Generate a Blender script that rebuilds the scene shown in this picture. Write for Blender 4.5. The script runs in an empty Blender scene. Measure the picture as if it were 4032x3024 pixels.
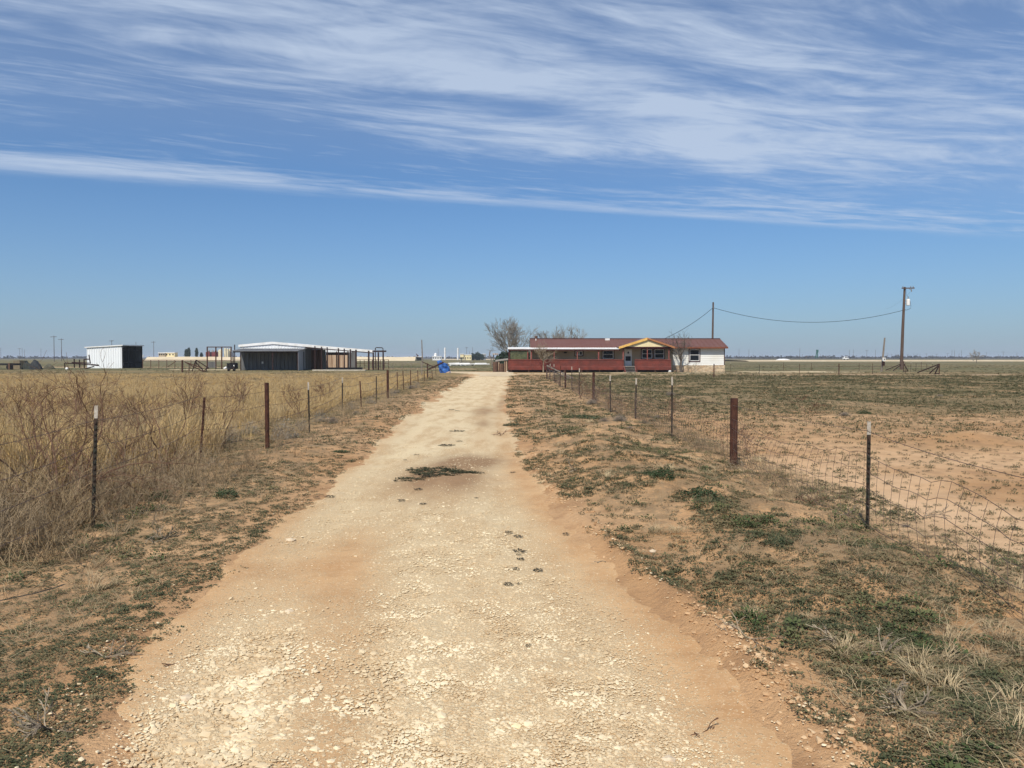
import bpy, math, random
import numpy as np
from mathutils import Vector
R = math.radians
random.seed(7); rng = np.random.default_rng(11)
sc = bpy.context.scene
col = sc.collection

# ---------------------------------------------------------------- camera
FPX, CAMH, PITCH = 3030.0, 1.75, math.atan(104/3030)
cd = bpy.data.cameras.new('camera'); cam = bpy.data.objects.new('camera', cd); col.objects.link(cam)
cam.location = (0, 0, CAMH); cam.rotation_euler = (math.pi/2 - PITCH, 0, 0)
cd.sensor_width = 36; cd.lens = 36*FPX/4032; cd.clip_start = 0.05; cd.clip_end = 30000
sc.camera = cam

# ---------------------------------------------------------------- light
SUN_EL, SUN_AZ = R(50), R(200)          # azimuth clockwise from +Y (the view direction): behind, to the left
sl = bpy.data.lights.new('sun', 'SUN'); sun = bpy.data.objects.new('sun', sl); col.objects.link(sun)
sl.energy = 4.6; sl.angle = R(0.53); sl.color = (1, 0.935, 0.84)
sdir = Vector((math.sin(SUN_AZ)*math.cos(SUN_EL), math.cos(SUN_AZ)*math.cos(SUN_EL), math.sin(SUN_EL)))
sun.rotation_euler = sdir.to_track_quat('Z', 'Y').to_euler(); sun.location = (0, 0, 40)
sc.view_settings.view_transform = 'Standard'; sc.view_settings.look = 'None'
sc.view_settings.exposure = 0.0; sc.view_settings.gamma = 1

# ---------------------------------------------------------------- node helpers
class NT:
    def __init__(s, tree):
        s.t = tree; s.n = tree.nodes; s.l = tree.links
    def node(s, typ, **kw):
        n = s.n.new(typ)
        for k, v in kw.items(): setattr(n, k, v)
        return n
    def put(s, sock, v):
        if isinstance(v, bpy.types.NodeSocket): s.l.new(v, sock)
        elif v is not None:
            if sock.type == 'RGBA' and hasattr(v, '__len__') and len(v) == 3: v = (*v, 1)
            sock.default_value = v
    def m(s, op, a, b=None, c=None, clamp=False):
        n = s.node('ShaderNodeMath', operation=op, use_clamp=clamp)
        s.put(n.inputs[0], a)
        if b is not None: s.put(n.inputs[1], b)
        if c is not None: s.put(n.inputs[2], c)
        return n.outputs[0]
    def ss(s, x, a, b, lo=0.0, hi=1.0):
        n = s.node('ShaderNodeMapRange', interpolation_type='SMOOTHSTEP')
        s.put(n.inputs[0], x); n.inputs[1].default_value = a; n.inputs[2].default_value = b
        n.inputs[3].default_value = lo; n.inputs[4].default_value = hi
        return n.outputs[0]
    def mix(s, f, a, b, typ='RGBA', blend='MIX'):
        n = s.node('ShaderNodeMix', data_type=typ, blend_type=blend) if typ == 'RGBA' else s.node('ShaderNodeMix', data_type=typ)
        i = {'RGBA': (6, 7, 2), 'FLOAT': (2, 3, 0)}[typ]
        s.put(n.inputs[0], f); s.put(n.inputs[i[0]], a); s.put(n.inputs[i[1]], b)
        return n.outputs[i[2]]
    def noise(s, vec, scale, detail=3, rough=0.55, dist=0.0, out=0):
        n = s.node('ShaderNodeTexNoise'); s.put(n.inputs['Vector'], vec)
        n.inputs['Scale'].default_value = scale; n.inputs['Detail'].default_value = detail
        n.inputs['Roughness'].default_value = rough; n.inputs['Distortion'].default_value = dist
        return n.outputs[out]
    def vor(s, vec, scale, feature='F1', out='Distance', rand=1.0):
        n = s.node('ShaderNodeTexVoronoi', feature=feature); s.put(n.inputs['Vector'], vec)
        n.inputs['Scale'].default_value = scale; n.inputs['Randomness'].default_value = rand
        return n.outputs[out]
    def comb(s, x, y, z=0.0):
        n = s.node('ShaderNodeCombineXYZ')
        for i, v in enumerate((x, y, z)): s.put(n.inputs[i], v)
        return n.outputs[0]
    def sep(s, v):
        n = s.node('ShaderNodeSeparateXYZ'); s.put(n.inputs[0], v); return n.outputs
    def mapv(s, v, scale=(1, 1, 1), rot=(0, 0, 0), loc=(0, 0, 0)):
        n = s.node('ShaderNodeMapping'); s.put(n.inputs[0], v)
        n.inputs[1].default_value = loc; n.inputs[2].default_value = rot; n.inputs[3].default_value = scale
        return n.outputs[0]
    def attr(s, name, out='Fac'):
        n = s.node('ShaderNodeAttribute'); n.attribute_name = name; return n.outputs[out]
    def bump(s, h, strength=0.5, dist=0.01):
        n = s.node('ShaderNodeBump'); s.put(n.inputs['Height'], h)
        n.inputs['Strength'].default_value = strength; n.inputs['Distance'].default_value = dist
        return n.outputs[0]

def new_mat(name):
    m = bpy.data.materials.new(name); m.use_nodes = True
    t = NT(m.node_tree); t.n.clear()
    b = t.node('ShaderNodeBsdfPrincipled'); o = t.node('ShaderNodeOutputMaterial')
    t.l.new(b.outputs[0], o.inputs[0])
    b.inputs['Roughness'].default_value = .9; b.inputs['Specular IOR Level'].default_value = .2
    return m, t, b

def simple(name, c, c2=None, scale=3.0, rough=.85, spec=.2, metal=0.0, stretch=(1, 1, 1), bump=0.0, detail=4, lo=.35, hi=.65):
    """base colour wandering between two real colours of the stuff (dirt, wear), with an optional bump"""
    m, t, b = new_mat(name)
    g = t.node('ShaderNodeTexCoord').outputs['Object']
    v = t.mapv(g, stretch)
    n = t.noise(v, scale, detail, .6)
    if c2 is None: c2 = tuple(x*.8 for x in c)
    t.put(b.inputs['Base Color'], t.mix(t.ss(n, lo, hi), c, c2))
    b.inputs['Roughness'].default_value = rough; b.inputs['Specular IOR Level'].default_value = spec
    b.inputs['Metallic'].default_value = metal
    if bump: t.put(b.inputs['Normal'], t.bump(t.noise(v, scale*6, 3), .6, bump))
    return m

# ---------------------------------------------------------------- sky
def build_world():
    w = bpy.data.worlds.new('World'); sc.world = w; w.use_nodes = True
    t = NT(w.node_tree); t.n.clear()
    sky = t.node('ShaderNodeTexSky', sky_type='NISHITA')
    sky.sun_disc = False; sky.sun_elevation = SUN_EL; sky.sun_rotation = SUN_AZ
    sky.altitude = 900; sky.air_density = 1.0; sky.dust_density = 0.6; sky.ozone_density = 2.2
    d = t.node('ShaderNodeTexCoord').outputs['Generated']
    x, y, z = t.sep(d)
    zc = t.m('MAXIMUM', z, .03)
    X = t.m('DIVIDE', x, zc); Y = t.m('DIVIDE', y, zc)          # a flat cirrus layer overhead
    s = t.m('ADD', t.m('MULTIPLY', X, -.062), t.m('MULTIPLY', Y, .1925))   # 1 at the layer's far edge
    n_ = t.m('MULTIPLY', s, 4.95)
    tt = t.m('ADD', t.m('MULTIPLY', X, .952), t.m('MULTIPLY', Y, .307))
    # broad, slightly bent streaks
    v0 = t.comb(t.m('MULTIPLY', tt, .5), n_, 3.1)
    wob = t.noise(v0, .9, 2, .5)
    wob2 = t.noise(t.comb(t.m('MULTIPLY', tt, 1.1), t.m('MULTIPLY', n_, 2.2), 9.1), 1.0, 2, .5)
    n2 = t.m('ADD', t.m('ADD', n_, t.m('MULTIPLY', t.m('SUBTRACT', wob, .5), .7)), t.m('MULTIPLY', t.m('SUBTRACT', wob2, .5), .22))
    big = t.noise(t.comb(t.m('MULTIPLY', tt, .30), t.m('MULTIPLY', n2, 1.5), 1.7), 1.0, 3, .55, .3)
    mid = t.noise(t.comb(t.m('MULTIPLY', tt, 1.7), t.m('MULTIPLY', n2, 5.6), 7.7), 1.0, 5, .62, .35)
    fine = t.noise(t.comb(t.m('MULTIPLY', tt, 2.2), t.m('MULTIPLY', n2, 17), 2.2), 1.0, 5, .62, .25)
    # cross-hatching wisps at a shallow angle to the main run
    tw = t.m('ADD', tt, t.m('MULTIPLY', n2, .6)); nw = t.m('SUBTRACT', n2, t.m('MULTIPLY', tt, .16))
    wis = t.noise(t.comb(t.m('MULTIPLY', tw, 2.2), t.m('MULTIPLY', nw, 9.0), 4.4), 1.0, 4, .6, .3)
    den = t.m('ADD', t.m('MULTIPLY', big, .45), t.m('ADD', t.m('MULTIPLY', mid, .62), t.m('ADD', t.m('MULTIPLY', fine, .12), t.m('MULTIPLY', wis, .36))))
    # where the layer is thick and where it opens
    def blob(cs, ct, rs, rt, amp):
        a = t.m('POWER', t.m('DIVIDE', t.m('SUBTRACT', s, cs), rs), 2)
        b = t.m('POWER', t.m('DIVIDE', t.m('SUBTRACT', tt, ct), rt), 2)
        return t.m('MULTIPLY', t.m('EXPONENT', t.m('MULTIPLY', t.m('ADD', a, b), -1)), amp)
    cov = t.m('ADD', den, -.02)
    for q in ((.71, -.55, .10, 1.0, -.09), (.80, -.6, .04, .8, -.08), (.55, 1.9, .14, 1.8, .09), (.83, .85, .055, .8, -.22), (.80, 2.0, .03, 1.2, -.10), (.56, -.55, .03, .35, -.14),
              (.925, -.6, .045, .80, .24), (.955, 1.0, .03, 1.2, .20), (.975, 3.2, .022, 1.7, .30), (.88, 3.2, .05, 1.3, .10),
              (.66, 2.1, .09, 1.2, .17), (.52, .7, .06, 1.6, .12), (.45, -.4, .05, .8, .12), (.50, 1.6, .03, .4, -.16), (.60, .9, .025, .5, -.2)):
        cov = t.m('ADD', cov, blob(*q))
    lump = t.noise(t.comb(t.m('MULTIPLY', tt, 1.1), t.m('MULTIPLY', n_, 2.4), 12.3), 1.0, 4, .6, 1.2)
    cov = t.m('ADD', cov, t.m('MULTIPLY', t.m('SUBTRACT', lump, .47), .40))
    edge = t.ss(t.m('ADD', s, t.m('MULTIPLY', t.m('SUBTRACT', mid, .5), .10)), 1.025, .935)
    a = t.m('MULTIPLY', t.ss(cov, .66, 1.16), edge)
    fil = t.m('MULTIPLY', t.ss(t.m('ADD', t.m('MULTIPLY', wis, .55), t.m('MULTIPLY', fine, .50)), .56, .70), t.m('MULTIPLY', t.ss(s, 1.0, .90), .30))
    a = t.m('MAXIMUM', a, fil)
    a = t.m('MULTIPLY', a, t.ss(z, .05, .12))
    veil = t.m('MULTIPLY', t.ss(s, .98, .55), .19)               # thin even veil higher up
    a = t.m('MINIMUM', t.m('ADD', t.m('MULTIPLY', a, .78), veil), .85)
    # clear air: Nishita, kept a little deeper as the camera recorded it
    base = t.node('ShaderNodeVectorMath', operation='MULTIPLY'); t.put(base.inputs[0], sky.outputs[0]); base.inputs[1].default_value = SKYMUL
    hz = t.m('MULTIPLY', t.m('POWER', 2.718, t.m('MULTIPLY', t.m('MAXIMUM', z, 0), -8.5)), .92)
    b2 = t.node('ShaderNodeMix', data_type='RGBA'); t.put(b2.inputs[0], hz); t.put(b2.inputs[6], base.outputs[0]); t.put(b2.inputs[7], HAZE_LOW)
    cl = t.mix(a, b2.outputs[2], CLOUD)
    bg = t.node('ShaderNodeBackground'); t.put(bg.inputs[0], cl); bg.inputs[1].default_value = .1
    o = t.node('ShaderNodeOutputWorld'); t.l.new(bg.outputs[0], o.inputs[0])
SKYMUL = (.47, .79, 1.08); HAZE_LOW = (3.3, 4.0, 4.9); CLOUD = (5.3, 6.3, 7.9)
build_world()

# ---------------------------------------------------------------- pixel of the photograph -> world
def ray(px, py):
    r = (px-2016)/FPX; u = (1512-py)/FPX
    return r, math.cos(PITCH)+math.sin(PITCH)*u, -math.sin(PITCH)+math.cos(PITCH)*u
def G(px, py, z=0.0):
    a, b, c = ray(px, py); k = (z-CAMH)/c; return a*k, b*k
def at(px, py, Y):
    a, b, c = ray(px, py); k = Y/b; return a*k, CAMH+c*k       # x, z at depth Y
def zpx(py, Y): return at(2016, py, Y)[1]
def xpx(px, Y): return at(px, 1440, Y)[0]

# ---------------------------------------------------------------- numeric noise, terrain
def h2(ix, iy, seed):
    v = np.sin(ix*127.1 + iy*311.7 + seed*74.7)*43758.5453
    return v-np.floor(v)
def vn(x, y, seed=0):
    x = np.asarray(x, float); y = np.asarray(y, float)
    ix = np.floor(x); iy = np.floor(y); fx = x-ix; fy = y-iy
    fx = fx*fx*(3-2*fx); fy = fy*fy*(3-2*fy)
    a = h2(ix, iy, seed); b = h2(ix+1, iy, seed); c = h2(ix, iy+1, seed); d = h2(ix+1, iy+1, seed)
    return (a*(1-fx)+b*fx)*(1-fy)+(c*(1-fx)+d*fx)*fy
def fbm(x, y, seed=0, o=4):
    s = 0; a = .5; t = 0
    for i in range(o):
        s = s+a*vn(x*2**i, y*2**i, seed+i*13); t += a; a *= .55
    return s/t
def sm(x, a, b):
    t = np.clip((x-a)/(b-a), 0, 1); return t*t*(3-2*t)

_ys = [-20, 2, 3.3, 4.9, 6.7, 9, 12, 18, 28, 40, 58, 75, 84, 90, 97]
_L = [-1.3, -1.75, -1.95, -2.3, -2.45, -2.5, -2.7, -2.9, -3.25, -3.35, -3.4, -3.6, -4.6, -7.0, -7.6]
_Rr = [2.1, 1.55, 1.35, 1.16, .83, .5, .27, .12, -.12, -.2, -.15, -.1, .3, .4, -1.2]
def roadL(y): return np.interp(y, _ys, _L)
def roadR(y): return np.interp(y, _ys, _Rr)
def H(x, y):
    x = np.asarray(x, float); y = np.asarray(y, float)
    r = np.minimum(x-roadL(y), roadR(y)-x)          # >0 on the road
    off = 1-sm(r, -1.0, .05)
    near = 1-sm(y, 45, 110)*1.0
    amp = near*(1-sm(np.abs(x), 60, 140))
    h = (fbm(x/3.1, y/3.1, 3, 4)-.5)*.17 + (fbm(x/.55, y/.55, 9, 3)-.5)*.05
    h = h*off*amp
    h += (vn(x/1.3, y/4.0, 5)-.5)*.025*(1-off)*near  # gentle ruts
    h += -.02*(1-off)*np.exp(-((r-.55)/.28)**2)*near
    dr = x-roadR(y)
    h += .075*np.exp(-((dr-.12+.05*vn(x*3, y*2, 2))/.11)**2)*sm(y, 2.5, 4)*(1-sm(y, 9.5, 13))*(.45+.8*vn(x*5, y*5, 8))
    h += .16*np.exp(-((dr-1.5)/.9)**2)*sm(y, 4, 8)*(1-sm(y, 13, 22))
    h += .07*np.exp(-((dr-.9)/.7)**2)*sm(y, 1, 3)*(1-sm(y, 30, 50))
    h += .09*np.maximum(0, fbm(x/.7, y/.7, 17, 3)-.42)*3.2*np.exp(-((dr-1.9)/1.5)**2)*sm(y, 1.5, 3)*(1-sm(y, 16, 26))
    h += .09*np.exp(-((x+3.9)/.8)**2)*sm(y, 6, 12)*(1-sm(y, 50, 70))
    h += .17*np.exp(-(((x-9.8)/.75)**2+((y-16.2)/.9)**2))   # ant hill of sand in the right field
    return h
def H1(x, y): return float(H(x, y))

# ---------------------------------------------------------------- mesh helpers
def np_mesh(name, V, F, attrs=None, smooth=False):
    V = np.asarray(V, np.float32); F = np.asarray(F, np.int32); k = F.shape[1]
    me = bpy.data.meshes.new(name)
    me.vertices.add(len(V)); me.vertices.foreach_set('co', V.ravel())
    me.loops.add(F.size); me.loops.foreach_set('vertex_index', F.ravel())
    me.polygons.add(len(F)); me.polygons.foreach_set('loop_start', np.arange(0, F.size, k, dtype=np.int32))
    if smooth: me.polygons.foreach_set('use_smooth', np.ones(len(F), bool))
    me.update(calc_edges=True); me.validate()
    if not smooth: me.shade_flat()
    for an, av in (attrs or {}).items():
        a = me.attributes.new(an, 'FLOAT', 'POINT'); a.data.foreach_set('value', np.asarray(av, np.float32))
    return me
def link(name, me, mat=None, parent=None, loc=(0, 0, 0)):
    o = bpy.data.objects.new(name, me); col.objects.link(o); o.location = loc
    if mat is not None and me is not None: me.materials.append(mat)
    if parent: o.parent = parent
    return o
def tag(o, label=None, cat=None, group=None, kind=None):
    if label: o['label'] = label
    if cat: o['category'] = cat
    if group: o['group'] = group
    if kind: o['kind'] = kind
    return o
def thing(name, loc, label, cat, group=None):
    o = bpy.data.objects.new(name, None); col.objects.link(o); o.location = loc; o.empty_display_size = .3
    return tag(o, label, cat, group)
def wloc(o):
    v = Vector(o.location)
    while o.parent: o = o.parent; v += Vector(o.location)
    return v
def kids(o): return [c for c in bpy.data.objects if c.parent == o]
def copy_tree(o, parent=None):
    c = o.copy(); col.objects.link(c)
    if parent: c.parent = parent
    for ch in kids(o): copy_tree(ch, c)
    return c

class MB:
    """collects shapes given in world coordinates; build() links them as ONE mesh object"""
    def __init__(s): s.v = []; s.f = []
    def add(s, V, F):
        n = len(s.v); s.v += [tuple(map(float, p)) for p in V]; s.f += [tuple(i+n for i in q) for q in F]; return s
    def box(s, x0, y0, z0, x1, y1, z1):
        V = [(x0, y0, z0), (x1, y0, z0), (x1, y1, z0), (x0, y1, z0), (x0, y0, z1), (x1, y0, z1), (x1, y1, z1), (x0, y1, z1)]
        return s.add(V, [(0, 3, 2, 1), (4, 5, 6, 7), (0, 1, 5, 4), (1, 2, 6, 5), (2, 3, 7, 6), (3, 0, 4, 7)])
    def tube(s, pts, r, sides=6, caps=True):
        pts = [Vector(p) for p in pts]; n = len(pts)
        rr = r if hasattr(r, '__len__') else [r]*n
        V = []; F = []
        for i, p in enumerate(pts):
            d = (pts[min(i+1, n-1)]-pts[max(i-1, 0)])
            d = d.normalized() if d.length > 1e-9 else Vector((0, 0, 1))
            a = d.cross(Vector((0, 0, 1)) if abs(d.z) < .9 else Vector((1, 0, 0))).normalized(); b = d.cross(a)
            for k in range(sides):
                th = 2*math.pi*(k+.5)/sides
                V.append(p+(a*math.cos(th)+b*math.sin(th))*rr[i])
        for i in range(n-1):
            for k in range(sides):
                k2 = (k+1) % sides
                F.append((i*sides+k, i*sides+k2, (i+1)*sides+k2, (i+1)*sides+k))
        if caps: F.append(tuple(range(sides))[::-1]); F.append(tuple((n-1)*sides+k for k in range(sides)))
        return s.add(V, F)
    def bar(s, a, b, w, h=None):        # rectangular bar between two points
        h = h or w; a = Vector(a); b = Vector(b); d = (b-a).normalized()
        u = d.cross(Vector((0, 0, 1)) if abs(d.z) < .95 else Vector((0, 1, 0))).normalized(); v = d.cross(u)
        V = [p+u*(sx*w/2)+v*(sy*h/2) for p in (a, b) for sx, sy in ((-1, -1), (1, -1), (1, 1), (-1, 1))]
        return s.add(V, [(0, 1, 2, 3), (7, 6, 5, 4), (0, 4, 5, 1), (1, 5, 6, 2), (2, 6, 7, 3), (3, 7, 4, 0)])
    def prism(s, poly, axis, a, b):     # poly in the two other axes, extruded along axis from a to b
        n = len(poly); V = []
        for t in (a, b):
            for p, q in poly: V.append({'x': (t, p, q), 'y': (p, t, q), 'z': (p, q, t)}[axis])
        F = [tuple(range(n))[::-1], tuple(range(n, 2*n))]+[(i, (i+1) % n, n+(i+1) % n, n+i) for i in range(n)]
        return s.add(V, F)
    def lathe(s, c, prof, sides=16):    # prof: (r, z)
        V = [(c[0]+r*math.cos(2*math.pi*k/sides), c[1]+r*math.sin(2*math.pi*k/sides), c[2]+z) for r, z in prof for k in range(sides)]
        F = [(i*sides+k, i*sides+(k+1) % sides, (i+1)*sides+(k+1) % sides, (i+1)*sides+k) for i in range(len(prof)-1) for k in range(sides)]
        F += [tuple(range(sides))[::-1], tuple((len(prof)-1)*sides+k for k in range(sides))]
        return s.add(V, F)
    def rock(s, c, rx, ry, rz, seed=0):
        r_ = random.Random(seed); V, F = ICO
        W = [(c[0]+v[0]*rx*r_.uniform(.75, 1.15), c[1]+v[1]*ry*r_.uniform(.75, 1.15), c[2]+v[2]*rz*r_.uniform(.75, 1.15)) for v in V]
        return s.add(W, F)
    def sheet(s, x0, x1, y, zlo, zhi, pitch=.25, depth=.03, axis='x', thick=.006):   # ribbed metal sheet (a real profile)
        poly = []; x = x0; 
        while x < x1-1e-6:
            for dx, dy in ((0, 0), (.62, 0), (.70, 1), (.92, 1)):
                xx = x+dx*pitch
                if xx < x1: poly.append((xx, y-dy*depth if axis == 'x' else y+dy*depth))
            x += pitch
        poly.append((x1, y)); back = [(p, q+(thick if axis == 'x' else -thick)) for p, q in poly[::-1]]
        V = []; F = []; n = len(poly)
        zz = (lambda p: (zlo(p) if callable(zlo) else zlo, zhi(p) if callable(zhi) else zhi))
        for (p, q), (p2, q2) in zip(poly, back[::-1]):
            a, b = zz(p)
            for (u, w, z) in ((p, q, a), (p, q, b), (p2, q2, a), (p2, q2, b)): V.append((u, w, z) if axis == 'x' else (w, u, z))
        for i in range(n-1):
            a = 4*i; b = a+4
            F += [(a, b, b+1, a+1), (a+2, a+3, b+3, b+2), (a+1, b+1, b+3, a+3), (a, a+2, b+2, b)]
        F += [(0, 1, 3, 2), (4*n-4, 4*n-2, 4*n-1, 4*n-3)]
        return s.add(V, F)
    def build(s, name, mat, parent=None, loc=None, smooth=False):
        off = wloc(parent) if parent else Vector(loc or (0, 0, 0))
        me = bpy.data.meshes.new(name); me.from_pydata([(x-off.x, y-off.y, z-off.z) for x, y, z in s.v], [], s.f); me.update()
        if smooth: me.polygons.foreach_set('use_smooth', [True]*len(me.polygons))
        return link(name, me, mat, parent, (0, 0, 0) if parent else tuple(off))
def _ico():
    p = (1+5**.5)/2
    V = [(-1, p, 0), (1, p, 0), (-1, -p, 0), (1, -p, 0), (0, -1, p), (0, 1, p), (0, -1, -p), (0, 1, -p), (p, 0, -1), (p, 0, 1), (-p, 0, -1), (-p, 0, 1)]
    V = [tuple(np.array(v)/math.hypot(1, p)) for v in V]
    F = [(0, 11, 5), (0, 5, 1), (0, 1, 7), (0, 7, 10), (0, 10, 11), (1, 5, 9), (5, 11, 4), (11, 10, 2), (10, 7, 6), (7, 1, 8), (3, 9, 4), (3, 4, 2), (3, 2, 6), (3, 6, 8), (3, 8, 9), (4, 9, 5), (2, 4, 11), (6, 2, 10), (8, 6, 7), (9, 8, 1)]
    return V, F
ICO = _ico()
# ================================================================ GROUND
def ground_mat():
    m, t, b = new_mat('sandy ground')
    P = t.node('ShaderNodeNewGeometry').outputs['Position']; x, y, z = t.sep(P)
    n1 = t.noise(P, .35, 4); n2 = t.noise(P, 2.2, 5, .6); n3 = t.noise(P, 22, 4, .65); n4 = t.noise(P, 110, 2)
    sand = t.mix(t.ss(n1, .35, .65), (.46, .265, .125), (.57, .36, .19))
    sand = t.mix(t.ss(n2, .42, .68), sand, (.38, .22, .11))
    sand = t.mix(t.m('MULTIPLY', t.ss(n3, .5, .75), .45), sand, (.33, .20, .11))
    sand = t.mix(t.m('MULTIPLY', t.ss(n4, .6, .8), .5), sand, (.75, .60, .42))
    # pale crusted sand under the right-hand fence
    pf = t.m('MULTIPLY', t.ss(x, 3.4, 4.4), t.m('MULTIPLY', t.ss(x, 14, 6), t.ss(y, 18, 8)))
    sand = t.mix(t.m('MULTIPLY', pf, t.ss(n1, .3, .6)), sand, (.68, .455, .265))
    bare = t.m('MULTIPLY', t.ss(x, 3.9, 4.7), t.ss(y, 30, 12))
    # plant litter
    lit = t.m('ADD', t.m('MULTIPLY', n2, .6), t.m('MULTIPLY', n3, .5))
    litc = t.mix(t.ss(n3, .35, .6), (.17, .13, .07), (.29, .21, .12))
    rdm = t.ss(t.m('ADD', t.attr('rd'), t.m('MULTIPLY', t.m('SUBTRACT', n2, .5), .5)), -.15, -.75)
    sand = t.mix(t.m('MULTIPLY', t.m('MULTIPLY', t.ss(lit, .47, .60), t.m('SUBTRACT', .68, t.m('MULTIPLY', bare, .60))), rdm), sand, litc)
    # far country: brown range grass with greener and barer streaks lying across the view
    Ps = t.mapv(P, (.35, 1, 1))
    f1 = t.noise(Ps, .045, 5, .6); f2 = t.noise(Ps, .25, 5, .65); f3 = t.noise(P, 1.6, 4, .7)
    far = t.mix(t.ss(f1, .38, .60), (.205, .165, .082), (.130, .128, .062))
    far = t.mix(t.ss(f2, .52, .70), far, (.33, .235, .13))
    far = t.mix(t.m('MULTIPLY', t.ss(f3, .48, .68), .6), far, (.085, .082, .045))
    # right field carries low green weeds between bare sand, thicker with distance
    vr = t.m('MULTIPLY', t.ss(y, 9, 34), t.ss(x, 2, 6))
    cut = t.m('ADD', t.m('MULTIPLY', f2, .5), t.m('MULTIPLY', f3, .5))
    w1 = t.m('SUBTRACT', cut, t.m('MULTIPLY', vr, .13))
    wc = t.mix(t.ss(f1, .4, .6), (.125, .115, .055), (.185, .15, .08))
    g = t.mix(t.m('MULTIPLY', t.ss(w1, .47, .37), t.m('MULTIPLY', vr, .75)), sand, wc)
    # left field: thatch under the grass
    lf = t.m('MULTIPLY', t.ss(x, -4.6, -5.6), t.ss(y, 5, 8))
    g = t.mix(t.m('MULTIPLY', lf, t.ss(n2, .30, .55, .5, .95)), g, t.mix(t.ss(n1, .4, .6), (.22, .165, .085), (.30, .21, .09)))
    g = t.mix(t.ss(t.m('ADD', y, t.m('MULTIPLY', t.m('SUBTRACT', f1, .5), 60)), 70, 112), g, far)
    g = t.mix(t.ss(y, 500, 1500), g, (.115, .10, .075))
    t.put(b.inputs['Base Color'], g); b.inputs['Roughness'].default_value = .95; b.inputs['Specular IOR Level'].default_value = .1
    hh = t.m('ADD', t.m('MULTIPLY', n3, 1.0), t.m('MULTIPLY', t.noise(P, 60, 4, .7), .6))
    t.put(b.inputs['Normal'], t.bump(hh, .8, .03))
    return m
def axis(fine, lim, step, grow, neg=True):
    a = list(np.arange(0, fine, step)); d = step; v = fine
    while v < lim: a.append(v); d *= grow; v += d
    a.append(lim)
    return np.array(sorted(set([-q for q in a]+a))) if neg else np.array(a)
xs = axis(7.5, 7000, .07, 1.09)
yy = axis(16, 8000, .07, 1.045, False)+1.0
ys = np.concatenate([[-2500, -600, -150, -40, -15, -6, -3, -1.5, -.7, 0, .5], yy])
gx, gy = np.meshgrid(xs, ys); gz = H(gx, gy)
nx, ny = len(xs), len(ys)
ii = (np.arange(ny-1)[:, None]*nx+np.arange(nx-1)[None]).ravel()
Fq = np.stack([ii, ii+1, ii+nx+1, ii+nx], 1)
gm = np_mesh('ground', np.stack([gx.ravel(), gy.ravel(), gz.ravel()], 1), Fq, {'rd': np.minimum(gx-roadL(gy), roadR(gy)-gx).ravel()}, smooth=True)
tag(link('ground', gm, ground_mat()), kind='structure')

def grav_amount(x, y):
    """0 = bare orange dirt, 1 = covered in pale crushed stone"""
    L = roadL(y); Rt = roadR(y); t = (x-L)/(Rt-L)
    n = fbm(x/.8, y/1.6, 21, 4)
    g = .93+.4*(n-.5)
    g -= .90*np.exp(-((t-.95)/.11)**2)*(1-sm(y, 22, 40)*.8)
    g -= .75*np.exp(-((t-.01)/.09)**2)*(1-sm(y, 16, 28))
    g -= .72*np.exp(-(((x+1.75)/.50)**2+((y-6.3)/1.2)**2))
    g -= .70*np.exp(-((t-.34)/.09)**2)*(1-sm(y, 6.0, 9))
    g -= .75*np.exp(-(((x+1.0)/.75)**2+((y-10.8)/1.5)**2))
    g -= .40*np.exp(-((t-.72)/.07)**2)*sm(y, 12, 16)*(1-sm(y, 45, 70))
    g += .12*np.exp(-(((x+1.15)/.55)**2+((y-3.9)/1.2)**2))
    g += .30*np.exp(-(((x+.7)/.6)**2+((y-7.6)/1.4)**2))
    g = np.where(y > 14, np.maximum(g, .42+.25*(n-.5)), g)
    g = g+.16*(fbm(x/.12, y/.25, 25, 3)-.4)*(y < 16)
    return np.clip(g, .05, 1.1)
def stain_amount(x, y):
    n = fbm(x/.5, y/.9, 31, 4)
    s = 1.1*np.exp(-(((x+1.05)/.60)**2+((y-11.2)/1.5)**2))+.8*np.exp(-(((x+.6)/.6)**2+((y-13.0)/.8)**2))
    s += .7*np.exp(-(((x+.9)/.35)**2+((y-25)/2.2)**2))+.6*np.exp(-(((x+.75)/.25)**2+((y-20.4)/1.)**2))+.5*np.exp(-(((x+.4)/.18)**2+((y-31)/7)**2))
    return np.clip(s*(.45+1.6*n), 0, 1)
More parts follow.
